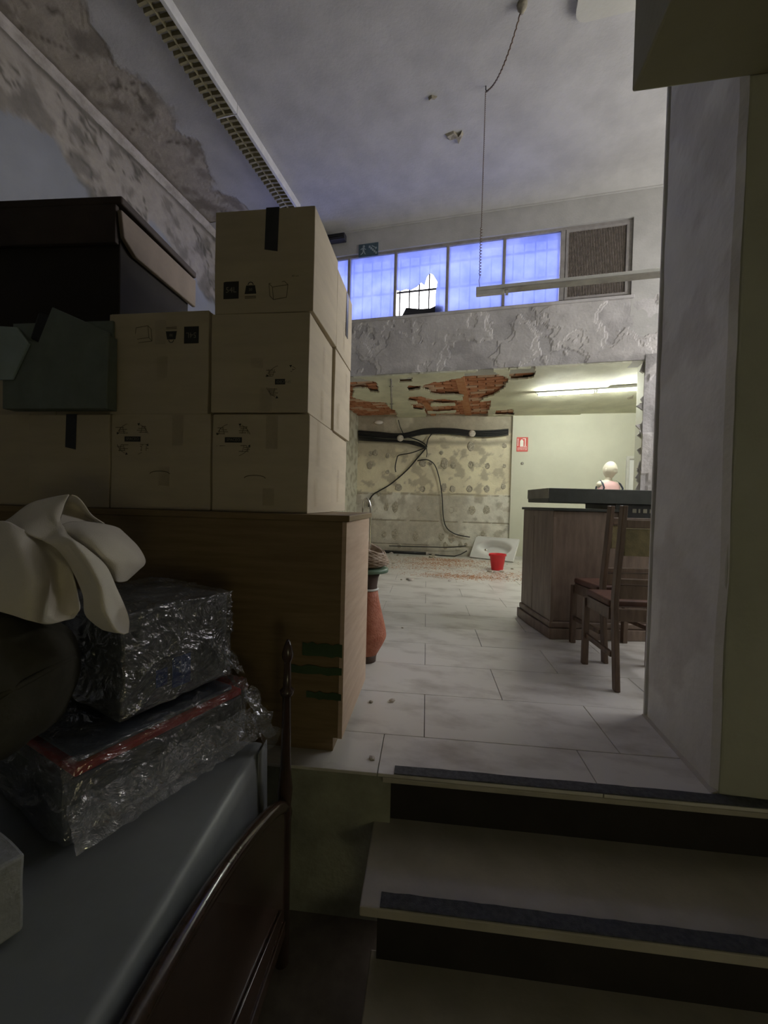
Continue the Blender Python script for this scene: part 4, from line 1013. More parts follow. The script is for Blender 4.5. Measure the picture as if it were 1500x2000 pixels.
# ---- cardboard boxes
BS = .385
def flat(mb, pts, y, mi): mb.mi = mi; mb.prism([(x, y, z) for x, z in pts], (0, .0006, 0)); mb.mi = 0
def size_print(t, w, h, flip):
    mb = MB(); sg = -1 if flip else 1; y = -.0012
    def Q(x, z): return (sg * x, sg * z)
    cx, cz = -w * .33, -h * .27
    flat(mb, [Q(cx + a, cz + b) for a, b in ((-.033, -.035), (.033, -.035), (.033, .035), (-.033, .035))], y, 0)
    mb.mi = 1; text(mb, '54L', .032, lambda a, b: Vector((sg * (cx + a), y - .0006, sg * (cz + b)))); mb.mi = 0
    IM = [M['ink'], M['ink_light'], M['ink_line']]; mb.build('printed_size', IM, t, recalc=False); mb = MB()
    cx2 = -w * .13
    flat(mb, [Q(cx2 + a, cz + b) for a, b in ((-.025, -.018), (.025, -.018), (.019, .016), (-.019, .016))], y, 0)
    mb.mi = 0
    mb.tube([Vector((sg * (cx2 + .011 * math.cos(a)), y + .001, sg * (cz + .018 + .011 * math.sin(a)))) for a in [math.pi * k / 8 for k in range(9)]], .002, 5)
    mb.mi = 1; text(mb, '30', .016, lambda a, b: Vector((sg * (cx2 + a), y - .0006, sg * (cz - .002 + b))))
    mb.mi = 2
    for k in range(2): flat(mb, [Q(cx2 - .024 + a, cz - .03 - k * .006 + b) for a, b in ((0, 0), (.048, 0), (.048, .003), (0, .003))], y, 2)
    mb.build('printed_weight', IM, t, recalc=False); mb = MB()
    # outline drawing of an open carton
    ox = w * .14; L = [((-.035, .02), (.03, .026)), ((.03, .026), (.045, .012)), ((.045, .012), (-.02, .005)), ((-.02, .005), (-.035, .02)), ((-.035, .02), (-.03, -.03)), ((-.02, .005), (-.015, -.045)), ((.045, .012), (.04, -.038)), ((-.03, -.03), (-.015, -.045)), ((-.015, -.045), (.04, -.038))]
    for (a, b), (c, d) in L:
        n = Vector((c - a, d - b)).normalized(); m_ = Vector((-n.y, n.x)) * .0012
        flat(mb, [Q(ox + a - m_.x, cz + b - m_.y), Q(ox + c - m_.x, cz + d - m_.y), Q(ox + c + m_.x, cz + d + m_.y), Q(ox + a + m_.x, cz + b + m_.y)], y, 2)
    mb.mi = 2; text(mb, '40 cm', .012, lambda a, b: Vector((sg * (ox + .075 + a), y, sg * (cz + .045 + b))))
    return mb.build('printed_drawing', IM, t, recalc=False)
def ring_print(t, w, h, cx, cz, flip):
    mb = MB(); sg = -1 if flip else 1; y = -.0012
    def Q(x, z): return (cx + sg * x, cz + sg * z)
    flat(mb, [Q(a, b) for a, b in ((-.037, -.011), (.037, -.011), (.037, .011), (-.037, .011))], y, 0)
    mb.mi = 1; text(mb, 'SPACEO', .0165, lambda a, b: Vector((cx + sg * a, y - .0006, cz + sg * b)))
    R = .075
    for q in range(4):
        A0 = q * math.pi / 2 + .35; pts = [A0 + .75 * k / 8 for k in range(9)]
        flat(mb, [Q(R * math.cos(a), R * .9 * math.sin(a)) for a in pts] + [Q((R + .002) * math.cos(a), (R + .002) * .9 * math.sin(a)) for a in pts[::-1]], y, 2)
        a = A0 + .8; p = Vector((R * math.cos(a), R * .9 * math.sin(a))); tv = Vector((-math.sin(a), math.cos(a))); nv = Vector((math.cos(a), math.sin(a)))
        flat(mb, [Q(*(p + tv * .010)), Q(*(p + nv * .006)), Q(*(p - nv * .006))], y, 0)
    for gx, gz, k in ((-.052, .036, 0), (.05, .040, 1), (-.048, -.038, 2), (.052, -.036, 3)):
        for j in range(4):
            dx, dz_ = random.uniform(-.012, .012), -.012 + .008 * j; l = random.uniform(.010, .02)
            flat(mb, [Q(gx + dx - l, gz + dz_), Q(gx + dx + l, gz + dz_), Q(gx + dx + l, gz + dz_ + .0025), Q(gx + dx - l, gz + dz_ + .0025)], y, 2)
        flat(mb, [Q(gx - .014, gz - .014), Q(gx - .012, gz - .014), Q(gx - .004, gz + .014), Q(gx - .006, gz + .014)], y, 2)
        flat(mb, [Q(gx + .014, gz - .014), Q(gx + .012, gz - .014), Q(gx + .004, gz + .014), Q(gx + .006, gz + .014)], y, 2)
    return mb.build('printed_emblem', [M['ink'], M['ink_light'], M['ink_line']], t, recalc=False)
def carton(label, x0, x1, y0, y1, z0, z1, pr=None, seam=True, rz=0, black=None, clear=None, slot=None, hole=None):
    w, d, h = x1 - x0, y1 - y0, z1 - z0; c = cab_pt((x0 + x1) / 2, y0, (z0 + z1) / 2)
    t = thing('cardboard_box', label, 'box', c, RA - rad(1) + rz, 'stacked cardboard boxes')
    mb = MB(); vs = mb.box((0, d / 2, 0), (w, d, h)); bmesh.ops.subdivide_edges(mb.bm, edges=mb.bm.edges[:], cuts=5, use_grid_fill=True)
    for v in mb.bm.verts:
        e = noise.noise(Vector((v.co.x * 5 + c.x * 7, v.co.y * 5, v.co.z * 5 + c.z * 9))) * .003
        bulge = .004 * (1 - (2 * v.co.x / w) ** 2) * (1 - (2 * v.co.z / h) ** 2)
        if v.co.y < 1e-4: v.co.y += e - bulge * .0
        if abs(v.co.x) > w / 2 - 1e-4: v.co.x += e * 0.7
    mb.build('carton', M['card'], t, bevel=.0025, seg=2)
    # closing flaps on top
    mb = MB(); mb.bx(-w / 2 + .004, w / 2 - .004, .004, d / 2 - .001, h / 2 - .0005, h / 2 + .0025); mb.build('flap', M['card'], t)
    mb = MB(); mb.bx(-w / 2 + .004, w / 2 - .004, d / 2 + .001, d - .004, h / 2 - .0005, h / 2 + .0025); mb.build('flap', M['card'], t)
    if pr: pr(t, w, h)
    if clear is not None:
        for (xa, za, zb_, jj) in clear:
            mb = MB(); P = []
            for k in range(13):
                zz = za + (zb_ - za) * k / 12; P.append([(xa - .025, -.0022 - .002 * abs(noise.noise(Vector((k, xa * 50, jj)))), zz), (xa - .008, -.0022 - .005 * abs(noise.noise(Vector((k * 1.3, xa * 70, jj)))), zz), (xa + .01, -.0022 - .004 * abs(noise.noise(Vector((k * 1.7, xa * 50, jj + 3)))), zz), (xa + .025, -.0022, zz)])
            mb.grid(P); mb.build('clear_tape', M['tape_clear'], t, smooth=True)
    if black:
        xa, za, wd_ = black; mb = MB(); mb.prism([(xa - wd_ / 2, -.0022, za), (xa + wd_ / 2, -.0022, za - .01), (xa + wd_ / 2 + .004, -.0022, h / 2 + .004), (xa - wd_ / 2 + .004, -.0022, h / 2 + .004)], (0, .0012, 0))
        mb.bx(xa - wd_ / 2 + .004, xa + wd_ / 2 + .004, -.001, d * .6, h / 2 + .0026, h / 2 + .0042); mb.build('black_tape', M['tape_black'], t)
    if hole is not None:
        xa, za = hole; mb = MB(); pts = [(xa + .045 * math.cos(a), -.0008, za + .012 * math.sin(a)) for a in [math.pi * k / 10 for k in range(11)]]
        mb.tube(pts, .0016, 5); mb.build('hand_hole', M['ink_line'], t)
    # tape and scuffs on the lit right side
    return t
def side_tape(t, w, d, h, spec):
    for (ya, za, zb_, wd_) in spec:
        mb = MB(); P = []
        for k in range(13):
            zz = za + (zb_ - za) * k / 12; q = lambda s, o_: w / 2 + .004 + .006 * abs(noise.noise(Vector((k * 1.3, ya * 40 + s, o_))))
            P.append([(w / 2 + .003, ya - wd_ / 2, zz), (q(1, 0), ya - wd_ / 6, zz), (q(2, 5), ya + wd_ / 6, zz), (w / 2 + .003, ya + wd_ / 2, zz)])
        mb.grid(P); mb.build('clear_tape', M['tape_clear'], t, smooth=True)
# pixel -> cabinet-local x, z on the plane y
CTi = CT.inverted()
def loc(px, py, y):
    v = ray(px, py); o = CTi @ CAM; dd = CTi.to_3x3() @ v; t_ = (y - o.y) / dd.y; p = o + dd * t_; return p.x, p.z
yf = .05
xA0, _ = loc(413, 900, yf); xA1, _ = loc(603, 900, yf); xB0, _ = loc(216, 900, yf); xB1, _ = loc(410, 900, yf); xC1, _ = loc(213, 900, yf)
zr1 = loc(510, 808, yf)[1]; zr2 = loc(510, 612, yf)[1]; zr3 = loc(510, 409, yf)[1]
print('boxes', xA0, xA1, zc, zr1, zr2, zr3)
ring = lambda cx, cz, fl: (lambda t, w, h: ring_print(t, w, h, w * cx, h * cz, fl))
size = lambda fl: (lambda t, w, h: size_print(t, w, h, fl))
D1 = .375
z0 = zc + .001
hh = zr1 - z0
tk_ = carton('cardboard box at the bottom right of the stack, round emblem top left', xA0 + .004, xA1, yf, yf + D1, z0, zr1 - .004, ring(-.28, .24, False), clear=[(.05, .06, hh / 2 - .003, 1), (.04, -.17, -.10, 2)], hole=(-.02, -.06))
side_tape(tk_, xA1 - xA0, D1, hh, [(.12, .0, hh / 2, .05), (.10, -.17, -.05, .04)])
carton('cardboard box in the bottom row left of centre, round emblem top left', xB0, xB1, yf + .003, yf + .003 + D1, z0, zr1 - .002, ring(-.28, .24, False), clear=[(.08, .07, hh / 2 - .003, 4), (.02, -.1, -.02, 5)], hole=(.0, -.05))
carton('cardboard box in the bottom row with a black tape strip, half in shadow', xC1 - .39, xC1, yf + .002, yf + D1, z0, zr1 - .004, None, black=(.01, .06, .05))
carton('cardboard box at the far left of the bottom row, in deep shadow', xC1 - .79, xC1 - .396, yf + .01, yf + D1, z0, zr1 + .002)
z2 = zr1 + .004
tk_ = carton('cardboard box in the middle of the right stack, round emblem bottom right', xA0 - .004, xA1 - .006, yf - .004, yf + D1, z2, zr2 - .003, ring(.25, -.19, True), rz=rad(.6), clear=[(.03, -hh / 2 + .003, -.10, 6), (-.01, -.02, .02, 7)])
side_tape(tk_, xA1 - xA0, D1, hh, [(.20, -.19, -.06, .05), (.22, .02, .14, .03)])
carton('cardboard box in the middle row with an upside-down size print', loc(213, 700, yf + .01)[0], loc(408, 700, yf + .01)[0], yf + .01, yf + D1, z2 - .003, loc(310, 607, yf)[1] - .003, size(True), rz=rad(-.8), clear=[(.01, .08, .18, 8), (.02, -.06, .03, 9)])
carton('cardboard box in the middle row hidden behind the grey-green bin', xC1 - .415, xC1 - .035, yf + .16, yf + .16 + D1, zr1 + .008, zr2 - .004)
carton('cardboard box at the far left of the middle row, behind the grey-green bin', xC1 - .81, xC1 - .42, yf + .16, yf + .16 + D1, zr1 + .006, zr2 - .004)
z3 = zr2 + .003
carton('topmost cardboard box of the stack with black tape and size print', xA0 + .002, xA1 + .005, yf + .0, yf + D1 + .004, z3, zr3, size(False), rz=rad(-.6), black=(.03, .045, .055))
# second rank behind the right stack
yb2 = yf + D1 + .010
for (za, zb_, dx, lab, h2) in ((z0, zr1 - .002, -.01, 'cardboard box behind the bottom right box, its pale side lit', 0), (zr1 + .002, zr2 - .002, .004, 'cardboard box behind the middle right box, its pale side lit', 1), (zr2 + .002, zr3 - .03, .006, 'cardboard box behind the topmost box, a dark tape strip on its side', 2)):
    tk_ = carton(lab, xA0 + dx, xA1 + dx, yb2, yb2 + .36, za, zb_)
    w2 = xA1 - xA0
    if h2 == 2:
        mb = MB(); mb.bx(w2 / 2 + .0015, w2 / 2 + .003, .20, .25, -.05, hh / 2 - .02); mb.build('dark_tape', M['tape_black'], tk_)
    side_tape(tk_, w2, .36, zb_ - za, [(.16, -.15, .02, .04)] if h2 != 1 else [(.08, -.18, -.05, .05), (.25, .05, .15, .03)])
# second rank behind the left stacks (carries the dark lidded crate)
carton('cardboard box in the rear rank of the left stack, bottom', xB0 - .03, xB1 - .03, yb2, yb2 + .36, z0, zr1)
carton('cardboard box in the rear rank of the left stack, upper', xB0 - .03, xB1 - .03, yb2, yb2 + .36, zr1 + .004, zr2 - .004)

# ---- big dark lidded crate on top of the left stacks
bx_, bz_ = loc(238, 381, .10); ztop = bz_; zbot = zr2 + .003
q = cab_pt(bx_, .10, zbot); dpt = .60
t = thing('lidded_crate', 'big dark brown lidded crate lying on the left box stacks', 'crate', q, RA - rad(1) + rad(2))
Hc = ztop - zbot; lidh = .15
mb = MB(); mb.bx(-.98, -.03, .03, dpt - .03, .001, Hc - .05); mb.build('body', M['card_shaded'], t, bevel=.006)
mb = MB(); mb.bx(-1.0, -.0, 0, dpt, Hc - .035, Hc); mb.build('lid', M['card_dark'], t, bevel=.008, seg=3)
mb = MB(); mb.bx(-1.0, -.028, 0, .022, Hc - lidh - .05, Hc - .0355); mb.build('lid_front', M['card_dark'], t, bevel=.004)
mb = MB(); mb.prism([(-.024, .0, Hc - .06), (-.024, dpt, Hc - .045), (-.024, dpt, Hc - lidh - .05), (-.024, .1, Hc - lidh - .06), (-.024, .02, Hc - lidh - .02)], (.022, 0, 0)); mb.build('lid_side', M['card_lid_lit'], t, bevel=.006)

# ---- grey-green bin tilted against the boxes
gx0, gz0 = loc(0, 790, -.02); gx1, gz1 = loc(214, 790, -.02)
tl = rad(10)
t = thing('grey_bin', 'grey-green open bin tilted on the left boxes, in shadow', 'bin', cab_pt(gx1 - .022, .0, zr1 + .012), RA - rad(1))
def G(x, y, z): return (x, y, z)
hw, hg = .50, .37
out_ = [(-hw, 0, .0), (-.01, 0, .0), (-.004, 0, hg - .055), (-.265, 0, hg + .055), (-.33, 0, hg - .09), (-hw, 0, hg - .06)]
mb = MB(); mb.prism(out_, (0, .012, 0)); mb.build('front_panel', M['crate'], t, bevel=.003)
mb = MB(); mb.bx(-.022, -.010, .0125, .055, 0.0, hg - .065); mb.build('side_panel', M['crate'], t)
mb = MB(); mb.bx(-hw, -.022, .0125, .055, 0.0, .012); mb.build('bottom', M['crate'], t)
mb = MB(); mb.bx(-hw, -.022, .044, .055, .0125, hg + .01); mb.build('back_panel', M['crate'], t)
mb = MB(); mb.prism([(-.42, -.014, hg - .03), (-.36, -.014, hg - .1), (-.44, -.014, hg - .25), (-.55, -.014, hg - .25), (-.55, -.014, hg - .02)], (0, .012, 0)); mb.build('pale_flap', M['crate_in'], t, bevel=.003)
mb = MB(); mb.box((-.315, .03, hg - .03), (.10, .04, .12), Matrix.Rotation(rad(20), 3, 'Y')); mb.build('black_catch', M['black'], t, bevel=.008)

# ---- terracotta vase with wicker basket and cane
vb_ = on_z(716, 1290, 0)
vd = (vb_ - CAM).dot(f0); print('vase depth', vd)
t = thing('terracotta_vase', 'tall terracotta floor vase with a narrow neck behind the cabinet', 'vase', vb_)
s = vd / 800
mb = MB(); mb.lathe([(.058, .001), (.060, .03), (.064, .046)], 32); mb.build('foot', M['vase_base'], t, smooth=True)
prof = [(.064, .046), (.082, .078), (.102, .115), (.117, .148), (.121, .165), (.119, .185), (.112, .222), (.10, .27), (.082, .34), (.068, .40), (.060, .45)]
mb = MB(); mb.lathe(prof, 40); mb.build('body', M['terra'], t, smooth=True)
mb = MB(); mb.lathe([(.058, .45), (.055, .48), (.062, .53), (.075, .565)], 32); mb.build('neck', M['vase_base'], t, smooth=True)
mb = MB(); mb.lathe([(.064, .452), (.067, .458), (.064, .464)], 32); mb.build('ring', M['white_matt'], t, smooth=True)
mb = MB(); mb.lathe([(.10, .566), (.122, .568), (.124, .582), (.122, .592), (.10, .595)], 32); mb.build('rim', M['green_rim'], t, smooth=True)
bk_ = vb_ + Vector((0, 0, .597)); t = thing('wicker_basket', 'brown wicker basket sitting tilted on the terracotta vase', 'basket', bk_)
mb = MB(); mb.lathe([(.085, .002), (.118, .02), (.124, .055), (.112, .085), (.095, .10), (.088, .095), (.08, .04), (.01, .03)], 36)
def shear(v):
    if v.z > .03: v.z += (v.z - .03) * (.55 - v.x * 7); v.x -= (v.z - .03) * .10
for v in mb.bm.verts: shear(v.co)
mb.build('bowl', M['wicker'], t, smooth=True)
for k in range(9):
    s_ = k / 8; r_ = .119 + .006 * math.sin(math.pi * min(1, s_ * 1.4)) - .012 * s_ ** 2; mb = MB(); P = []
    for i in range(37):
        a = 2 * math.pi * i / 36; q = Vector((r_ * math.cos(a), r_ * math.sin(a), .022 + .072 * s_ + .004 * math.sin(a * 12 + k * math.pi))); shear(q); P.append(q)
    mb.tube(P, .0058, 6); mb.build('wicker_strand', M['wicker'], t, smooth=True)
p1 = at(723, 1062, vd); p2 = at(724, 1000, vd); p3 = at(716, 979, vd); p4 = at(709, 990, vd); p5 = at(708, 1010, vd)
bs = Vector((p1.x, p1.y, .62)); t = thing('chrome_cane', 'chrome cane with a crook handle standing behind the cabinet', 'cane', bs)
arc = [Vector((0, 0, -.0)), p1 - bs, p2 - bs] + [((p2 + p4) / 2 - bs) + (p2 - p4) / 2 * math.cos(a) + Vector((0, 0, abs((p3 - p2).z) * 1.0)) * math.sin(a) for a in [math.pi * i / 10 for i in range(1, 10)]] + [p4 - bs, p5 - bs]
mb = MB(); mb.tube(arc, .0065, 10); mb.build('shaft', M['chrome'], t, smooth=True)
mb = MB(); mb.tube([p5 - bs, p5 - bs + Vector((0, 0, -.05))], .010, 10); mb.build('grip', M['chrome'], t, smooth=True)

# ================================================================== LOWER ROOM
# ---- table under a grey sheet
ZT = LOW + .75
k1 = on_z(515, 1447, ZT); kd, kl = (k1 - CAM).dot(f0), (k1 - CAM).dot(r0)
k2 = on_z(192, 1998, ZT); dirT = (k1 - k2).normalized(); angT = math.atan2(dirT.y, dirT.x) - math.pi / 2
print('table', k1, k2, math.degrees(angT), kd, kl)
t = thing('covered_table', 'table in the lower left corner covered by a grey plastic sheet', 'table', (k1.x, k1.y, LOW), angT)
TL, TWd = 1.7, 1.05
mb = MB(); nx, ny = 40, 60
def sag(x, y): return .003 * noise.noise(Vector((x * 5, y * 5, 1))) + .004 * noise.noise(Vector((x * 14, y * 3, 4)))
P = []
for j in range(ny + 1):
    y = -TL * j / ny; P.append([(-TWd + TWd * i / nx, y, .75 + sag(TWd * i / nx, y) * (1 - (i / nx) ** 6)) for i in range(nx + 1)])
V = mb.grid(P)
def skirt(edge, out, drop, seedk):
    prev = edge
    for k in range(1, 7):
        row = []
        for i, v in enumerate(edge):
            b = Vector(v.co); s = k / 6; w = noise.noise(Vector((i * .16, seedk, s * .6)))
            row.append(mb.v(b + Vector(out) * (.012 * s + .018 * s * w) + Vector((0, 0, -drop * s))))
        for i in range(len(edge) - 1): mb.face([prev[i], prev[i + 1], row[i + 1], row[i]])
        prev = row
    for v in edge: v.co += Vector(out) * -.004 + Vector((0, 0, -.003))
skirt([r_[-1] for r_ in V], (1, 0, 0), .34, 1.5); skirt([v for v in V[0]], (0, 1, 0), .34, 7.5)
mb.build('sheet', M['sheet'], t, smooth=True)
# gathered corner fold
mb = MB(); mb.grid([[(.006 + .012 * math.sin(i * 1.9) * j / 6, -.07 + .012 * i, .748 - .34 * j / 6) for i in range(8)] for j in range(7)]); mb.build('corner_fold', M['sheet'], t, smooth=True, solid=.002)
mb = MB(); mb.bx(-TWd + .02, -.03, -TL + .02, -.03, .70, .735); mb.build('tabletop', M['wood_front'], t)
for x in (-TWd + .06, -.07):
    for y in (-.07, -TL + .06):
        mb = MB(); mb.bx(x - .025, x + .025, y - .025, y + .025, .001, .699); mb.build('leg', M['wood_dark'], t, bevel=.004)

# ---- film-wrapped packages on the table (two, one on the other)
PW = rad(29); e1c, e2c = (-math.cos(PW), -math.sin(PW)), (math.sin(PW), -math.cos(PW))   # (depth, lat)
K = on_z(474, 1440, ZT + .012); Kd, Kl = (K - CAM).dot(f0), (K - CAM).dot(r0)
angP = YAW - PW
ZT2 = ZT + .013
hL = at(436, 1330, Kd).z - ZT2; hU = at(446, 1162, Kd).z - ZT2 - hL - .012
print('pack', Kd, Kl, hL, hU)
def crumple(mb, amp, sc, sd, cuts, w, d, h, x0, y0):
    bmesh.ops.subdivide_edges(mb.bm, edges=mb.bm.edges[:], cuts=cuts, use_grid_fill=True)
    bmesh.ops.recalc_face_normals(mb.bm, faces=mb.bm.faces[:]); mb.bm.normal_update()
    for v in mb.bm.verts:
        n = noise.noise_vector(v.co * sc + Vector((sd, sd, 0))); m_ = noise.noise_vector(v.co * sc * 2.7 + Vector((0, sd, sd)))
        q = Vector((v.co.x * 3 + v.co.z * 4, v.co.y * 4 + v.co.z * 7 * (1 + n.x), v.co.z * 9 - v.co.y * 5)); rg = 1 - abs(noise.noise(q)) * 2.4; r2 = 1 - abs(noise.noise(q * 2.3 + Vector((4, sd, 2)))) * 2.4
        v.co += (n + m_ * .5) * amp + v.normal * (max(0, rg) ** 7 * .010 + max(0, r2) ** 8 * .004)
        v.co.z = max(v.co.z, .002)
# local frame: +y runs away (e1 reversed), +x to the right; corner K is the far right corner
t = thing('wrapped_package', 'lower film-wrapped pack with a red folder edge on the grey table', 'package', (K.x, K.y, ZT2), angP)
wL, dL = .40, .52
mb = MB(); mb.bx(-wL, 0, -dL, 0, .002, hL - .045); mb.build('pack', M['pack_grey'], t, bevel=.012, seg=3)
mb = MB(); mb.bx(-wL + .01, -.004, -dL * .96, -.004, hL - .044, hL - .022); mb.build('red_folder', M['pack_red'], t, bevel=.005)
mb = MB(); mb.bx(-wL + .015, -.02, -dL * .93, -.03, hL - .021, hL - .006); mb.build('grey_folder', M['pack_slate'], t, bevel=.005)
mb = MB(); mb.bx(-wL - .006, .007, -dL - .006, .007, .004, hL + .004); crumple(mb, .008, 9, 3, 64, 0, 0, 0, 0, 0); mb.build('film', M['film'], t, smooth=True)
# film bunched at the foot and a loose twisted end
mb = MB(); P = []
for j in range(9): P.append([(.008 + .006 * j + .012 * noise.noise(Vector((i * .33, j * .5, 2))), -dL + (dL + .03) * i / 60, max(.004, (.10 - .0135 * j) + .016 * noise.noise(Vector((i * .30 + j * .2, j * .4, 9))))) for i in range(61)])
mb.grid(P); mb.build('film_skirt', M['film_thin'], t, smooth=True)
mb = MB(); P = []
for j in range(16):
    q = Vector((.015 + .006 * j, .005 + .001 * j, hL * .9 - j * .010)); rr = .012 + .024 * abs(math.sin(j * .5)) * (1 if j > 9 else .5)
    P.append([q + Vector((rr * math.cos(a) * (1 + .4 * noise.noise(Vector((a, j, 1)))), rr * math.sin(a), rr * .7 * math.sin(a * 2))) for a in [2 * math.pi * k / 14 for k in range(15)]])
mb.grid(P); mb.build('film_twist', M['film_thin'], t, smooth=True)
tk2 = thing('wrapped_package', 'upper film-wrapped grey box beside the cream cloth', 'package', (K.x, K.y, ZT2 + hL + .022), angP)
kx = at(446, 1162, Kd); off = kx - Vector((K.x, K.y, kx.z)); tk2.location.x += off.x; tk2.location.y += off.y
wU, dU = .40, .34
mb = MB(); mb.bx(-wU, 0, -dU, 0, .002, hU - .004); mb.build('pack', M['pack_grey'], tk2, bevel=.012, seg=3)
mb = MB(); mb.bx(.0005, .002, -.20, -.14, .03, .12); mb.bx(.0005, .002, -.25, -.215, .05, .10); mb.build('blue_label', M['pack_blue'], tk2)
mb = MB(); mb.bx(-wU - .006, .007, -dU - .006, .007, .002, hU + .002); crumple(mb, .007, 8, 8, 64, 0, 0, 0, 0, 0); mb.build('film', M['film'], tk2, smooth=True)
mb = MB(); P = []
for j in range(9): P.append([(.01 + .05 * (j / 8) + .02 * noise.noise(Vector((i * .5, j * .5, 5))), .0 - .10 * (1 - i / 12) + .03 * j / 8, .17 - .10 * j / 8 - .07 * i / 12 + .02 * noise.noise(Vector((i * .6, j * .7, 7)))) for i in range(13)])
mb.grid(P); mb.build('film_tail', M['film_thin'], tk2, smooth=True)

# ---- dark sack beside it and the cream cloth thrown over
def pk(tt, ss): return cw(Kl + e1c[1] * tt + e2c[1] * ss, Kd + e1c[0] * tt + e2c[0] * ss)
c = pk(.64, .24); zB = ZT2 + hL + .012
t = thing('dark_sack', 'dark stuffed sack on the table under the cream cloth', 'sack', (c.x, c.y, zB), angP)
mb = MB(); bmesh.ops.create_uvsphere(mb.bm, u_segments=48, v_segments=32, radius=1)
for v in mb.bm.verts:
    p = v.co.copy(); n = 1 + .10 * noise.noise(p * 1.6) + .05 * noise.noise(Vector((p.x * 6, p.y * 6, p.z * 1.5)))
    v.co = Vector((p.x * .25 * n, p.y * .225 * n, max(-.165, p.z * .19 * n) + .166))
mb.build('body', M['bag'], t, smooth=True)
mb = MB(); mb.tube([(.235 * math.cos(a), .222 * math.sin(a), .19 + .02 * math.sin(3 * a)) for a in [2 * math.pi * k / 40 for k in range(41)]], .007, 6); mb.build('seam', M['bag'], t, smooth=True)

def crom(P, n):
    out = []
    for i in range(len(P) - 1):
        p0, p1, p2, p3 = P[max(i - 1, 0)], P[i], P[i + 1], P[min(i + 2, len(P) - 1)]
        for k in range(n):
            s = k / n; out.append(.5 * ((2 * p1) + (p2 - p0) * s + (2 * p0 - 5 * p1 + 4 * p2 - p3) * s * s + (3 * p1 - p0 - 3 * p2 + p3) * s ** 3))
    return out + [P[-1].copy()]
def loft(rows, n):
    R_ = [crom(r, n) for r in rows]; C_ = [crom([R_[i][j] for i in range(len(R_))], n) for j in range(len(R_[0]))]
    return [[C_[j][i] for j in range(len(C_))] for i in range(len(C_[0]))]
SC = 560 / 1500
sheets = {
 'fabric': [   # left panel hanging over the sack
  [(-150, 215, 1.06), (-60, 190, 1.06), (20, 185, 1.05), (110, 225, 1.04), (200, 270, 1.05), (300, 315, 1.06)],
  [(-150, 300, 1.00), (-60, 280, 1.00), (20, 290, .99), (110, 300, .98), (230, 330, 1.03), (345, 390, 1.07)],
  [(-150, 400, .95), (-60, 390, .95), (30, 390, .94), (150, 390, .94), (280, 410, 1.04), (370, 470, 1.05)],
  [(-150, 500, .91), (-60, 500, .91), (40, 490, .90), (190, 470, .92), (290, 520, 1.04), (400, 560, 1.04)],
  [(-150, 600, .89), (-60, 600, .89), (50, 590, .88), (180, 610, .90), (290, 630, 1.01), (420, 640, 1.02)],
  [(-150, 640, .885), (-60, 640, .885), (30, 665, .88), (150, 706, .89), (270, 716, .96), (395, 686, 1.03)]],
 'tongue_fold': [   # long tongue running from the top down to the pointed tip
  [(10, 185, 1.12), (90, 130, 1.15), (175, 82, 1.18), (280, 55, 1.20), (368, 43, 1.20)],
  [(110, 235, 1.04), (170, 180, 1.09), (235, 150, 1.12), (290, 150, 1.12), (330, 120, 1.16)],
  [(230, 290, 1.02), (265, 250, 1.05), (290, 235, 1.06), (305, 225, 1.07), (315, 205, 1.09)],
  [(310, 330, 1.02), (340, 310, .99), (370, 300, .98), (400, 310, .99), (425, 320, 1.02)],
  [(385, 430, 1.02), (410, 410, .97), (445, 400, .95), (490, 405, .97), (535, 420, 1.02)],
  [(445, 560, 1.00), (465, 530, .96), (500, 510, .94), (555, 515, .98), (600, 530, 1.03)],
  [(455, 660, 1.00), (490, 650, .95), (530, 640, .94), (595, 630, 1.00), (655, 630, 1.04)],
  [(500, 715, .99), (545, 735, .95), (580, 740, .94), (630, 730, 1.00), (676, 700, 1.03)],
  [(540, 748, .98), (580, 765, .95), (610, 772, .945), (645, 775, .98), (672, 765, 1.02)]],
 'right_fold': [   # puffed lobe on the right
  [(300, 205, 1.10), (380, 185, 1.14), (480, 188, 1.18), (560, 200, 1.22), (620, 218, 1.26), (655, 250, 1.31)],
  [(320, 235, 1.07), (410, 225, 1.08), (520, 235, 1.11), (610, 260, 1.16), (680, 290, 1.22), (712, 315, 1.29)],
  [(370, 280, 1.06), (455, 280, 1.04), (560, 300, 1.07), (650, 325, 1.12), (715, 350, 1.19), (740, 375, 1.27)],
  [(430, 330, 1.06), (510, 345, 1.03), (590, 365, 1.06), (660, 385, 1.11), (720, 400, 1.18), (738, 410, 1.26)],
  [(500, 400, 1.06), (555, 415, 1.05), (610, 430, 1.07), (655, 440, 1.12), (690, 445, 1.18), (705, 440, 1.25)],
  [(560, 470, 1.08), (585, 485, 1.08), (605, 500, 1.09), (630, 500, 1.13), (650, 490, 1.18), (665, 475, 1.23)]],
 'top_fold': [   # loop standing up behind
  [(370, 45, 1.20), (400, 55, 1.21), (440, 95, 1.23), (485, 150, 1.26), (550, 195, 1.30)],
  [(345, 75, 1.25), (385, 85, 1.27), (430, 115, 1.28), (470, 160, 1.29), (530, 205, 1.31)],
  [(320, 130, 1.23), (360, 130, 1.26), (410, 145, 1.28), (450, 175, 1.28), (500, 210, 1.29)],
  [(300, 210, 1.14), (340, 195, 1.17), (390, 190, 1.20), (440, 198, 1.22), (490, 220, 1.24)]]}
c = at(310 * SC, 950 + 320 * SC, 1.06)
t = thing('cream_cloth', 'crumpled cream cloth thrown over the dark sack and wrapped box', 'cloth', c)
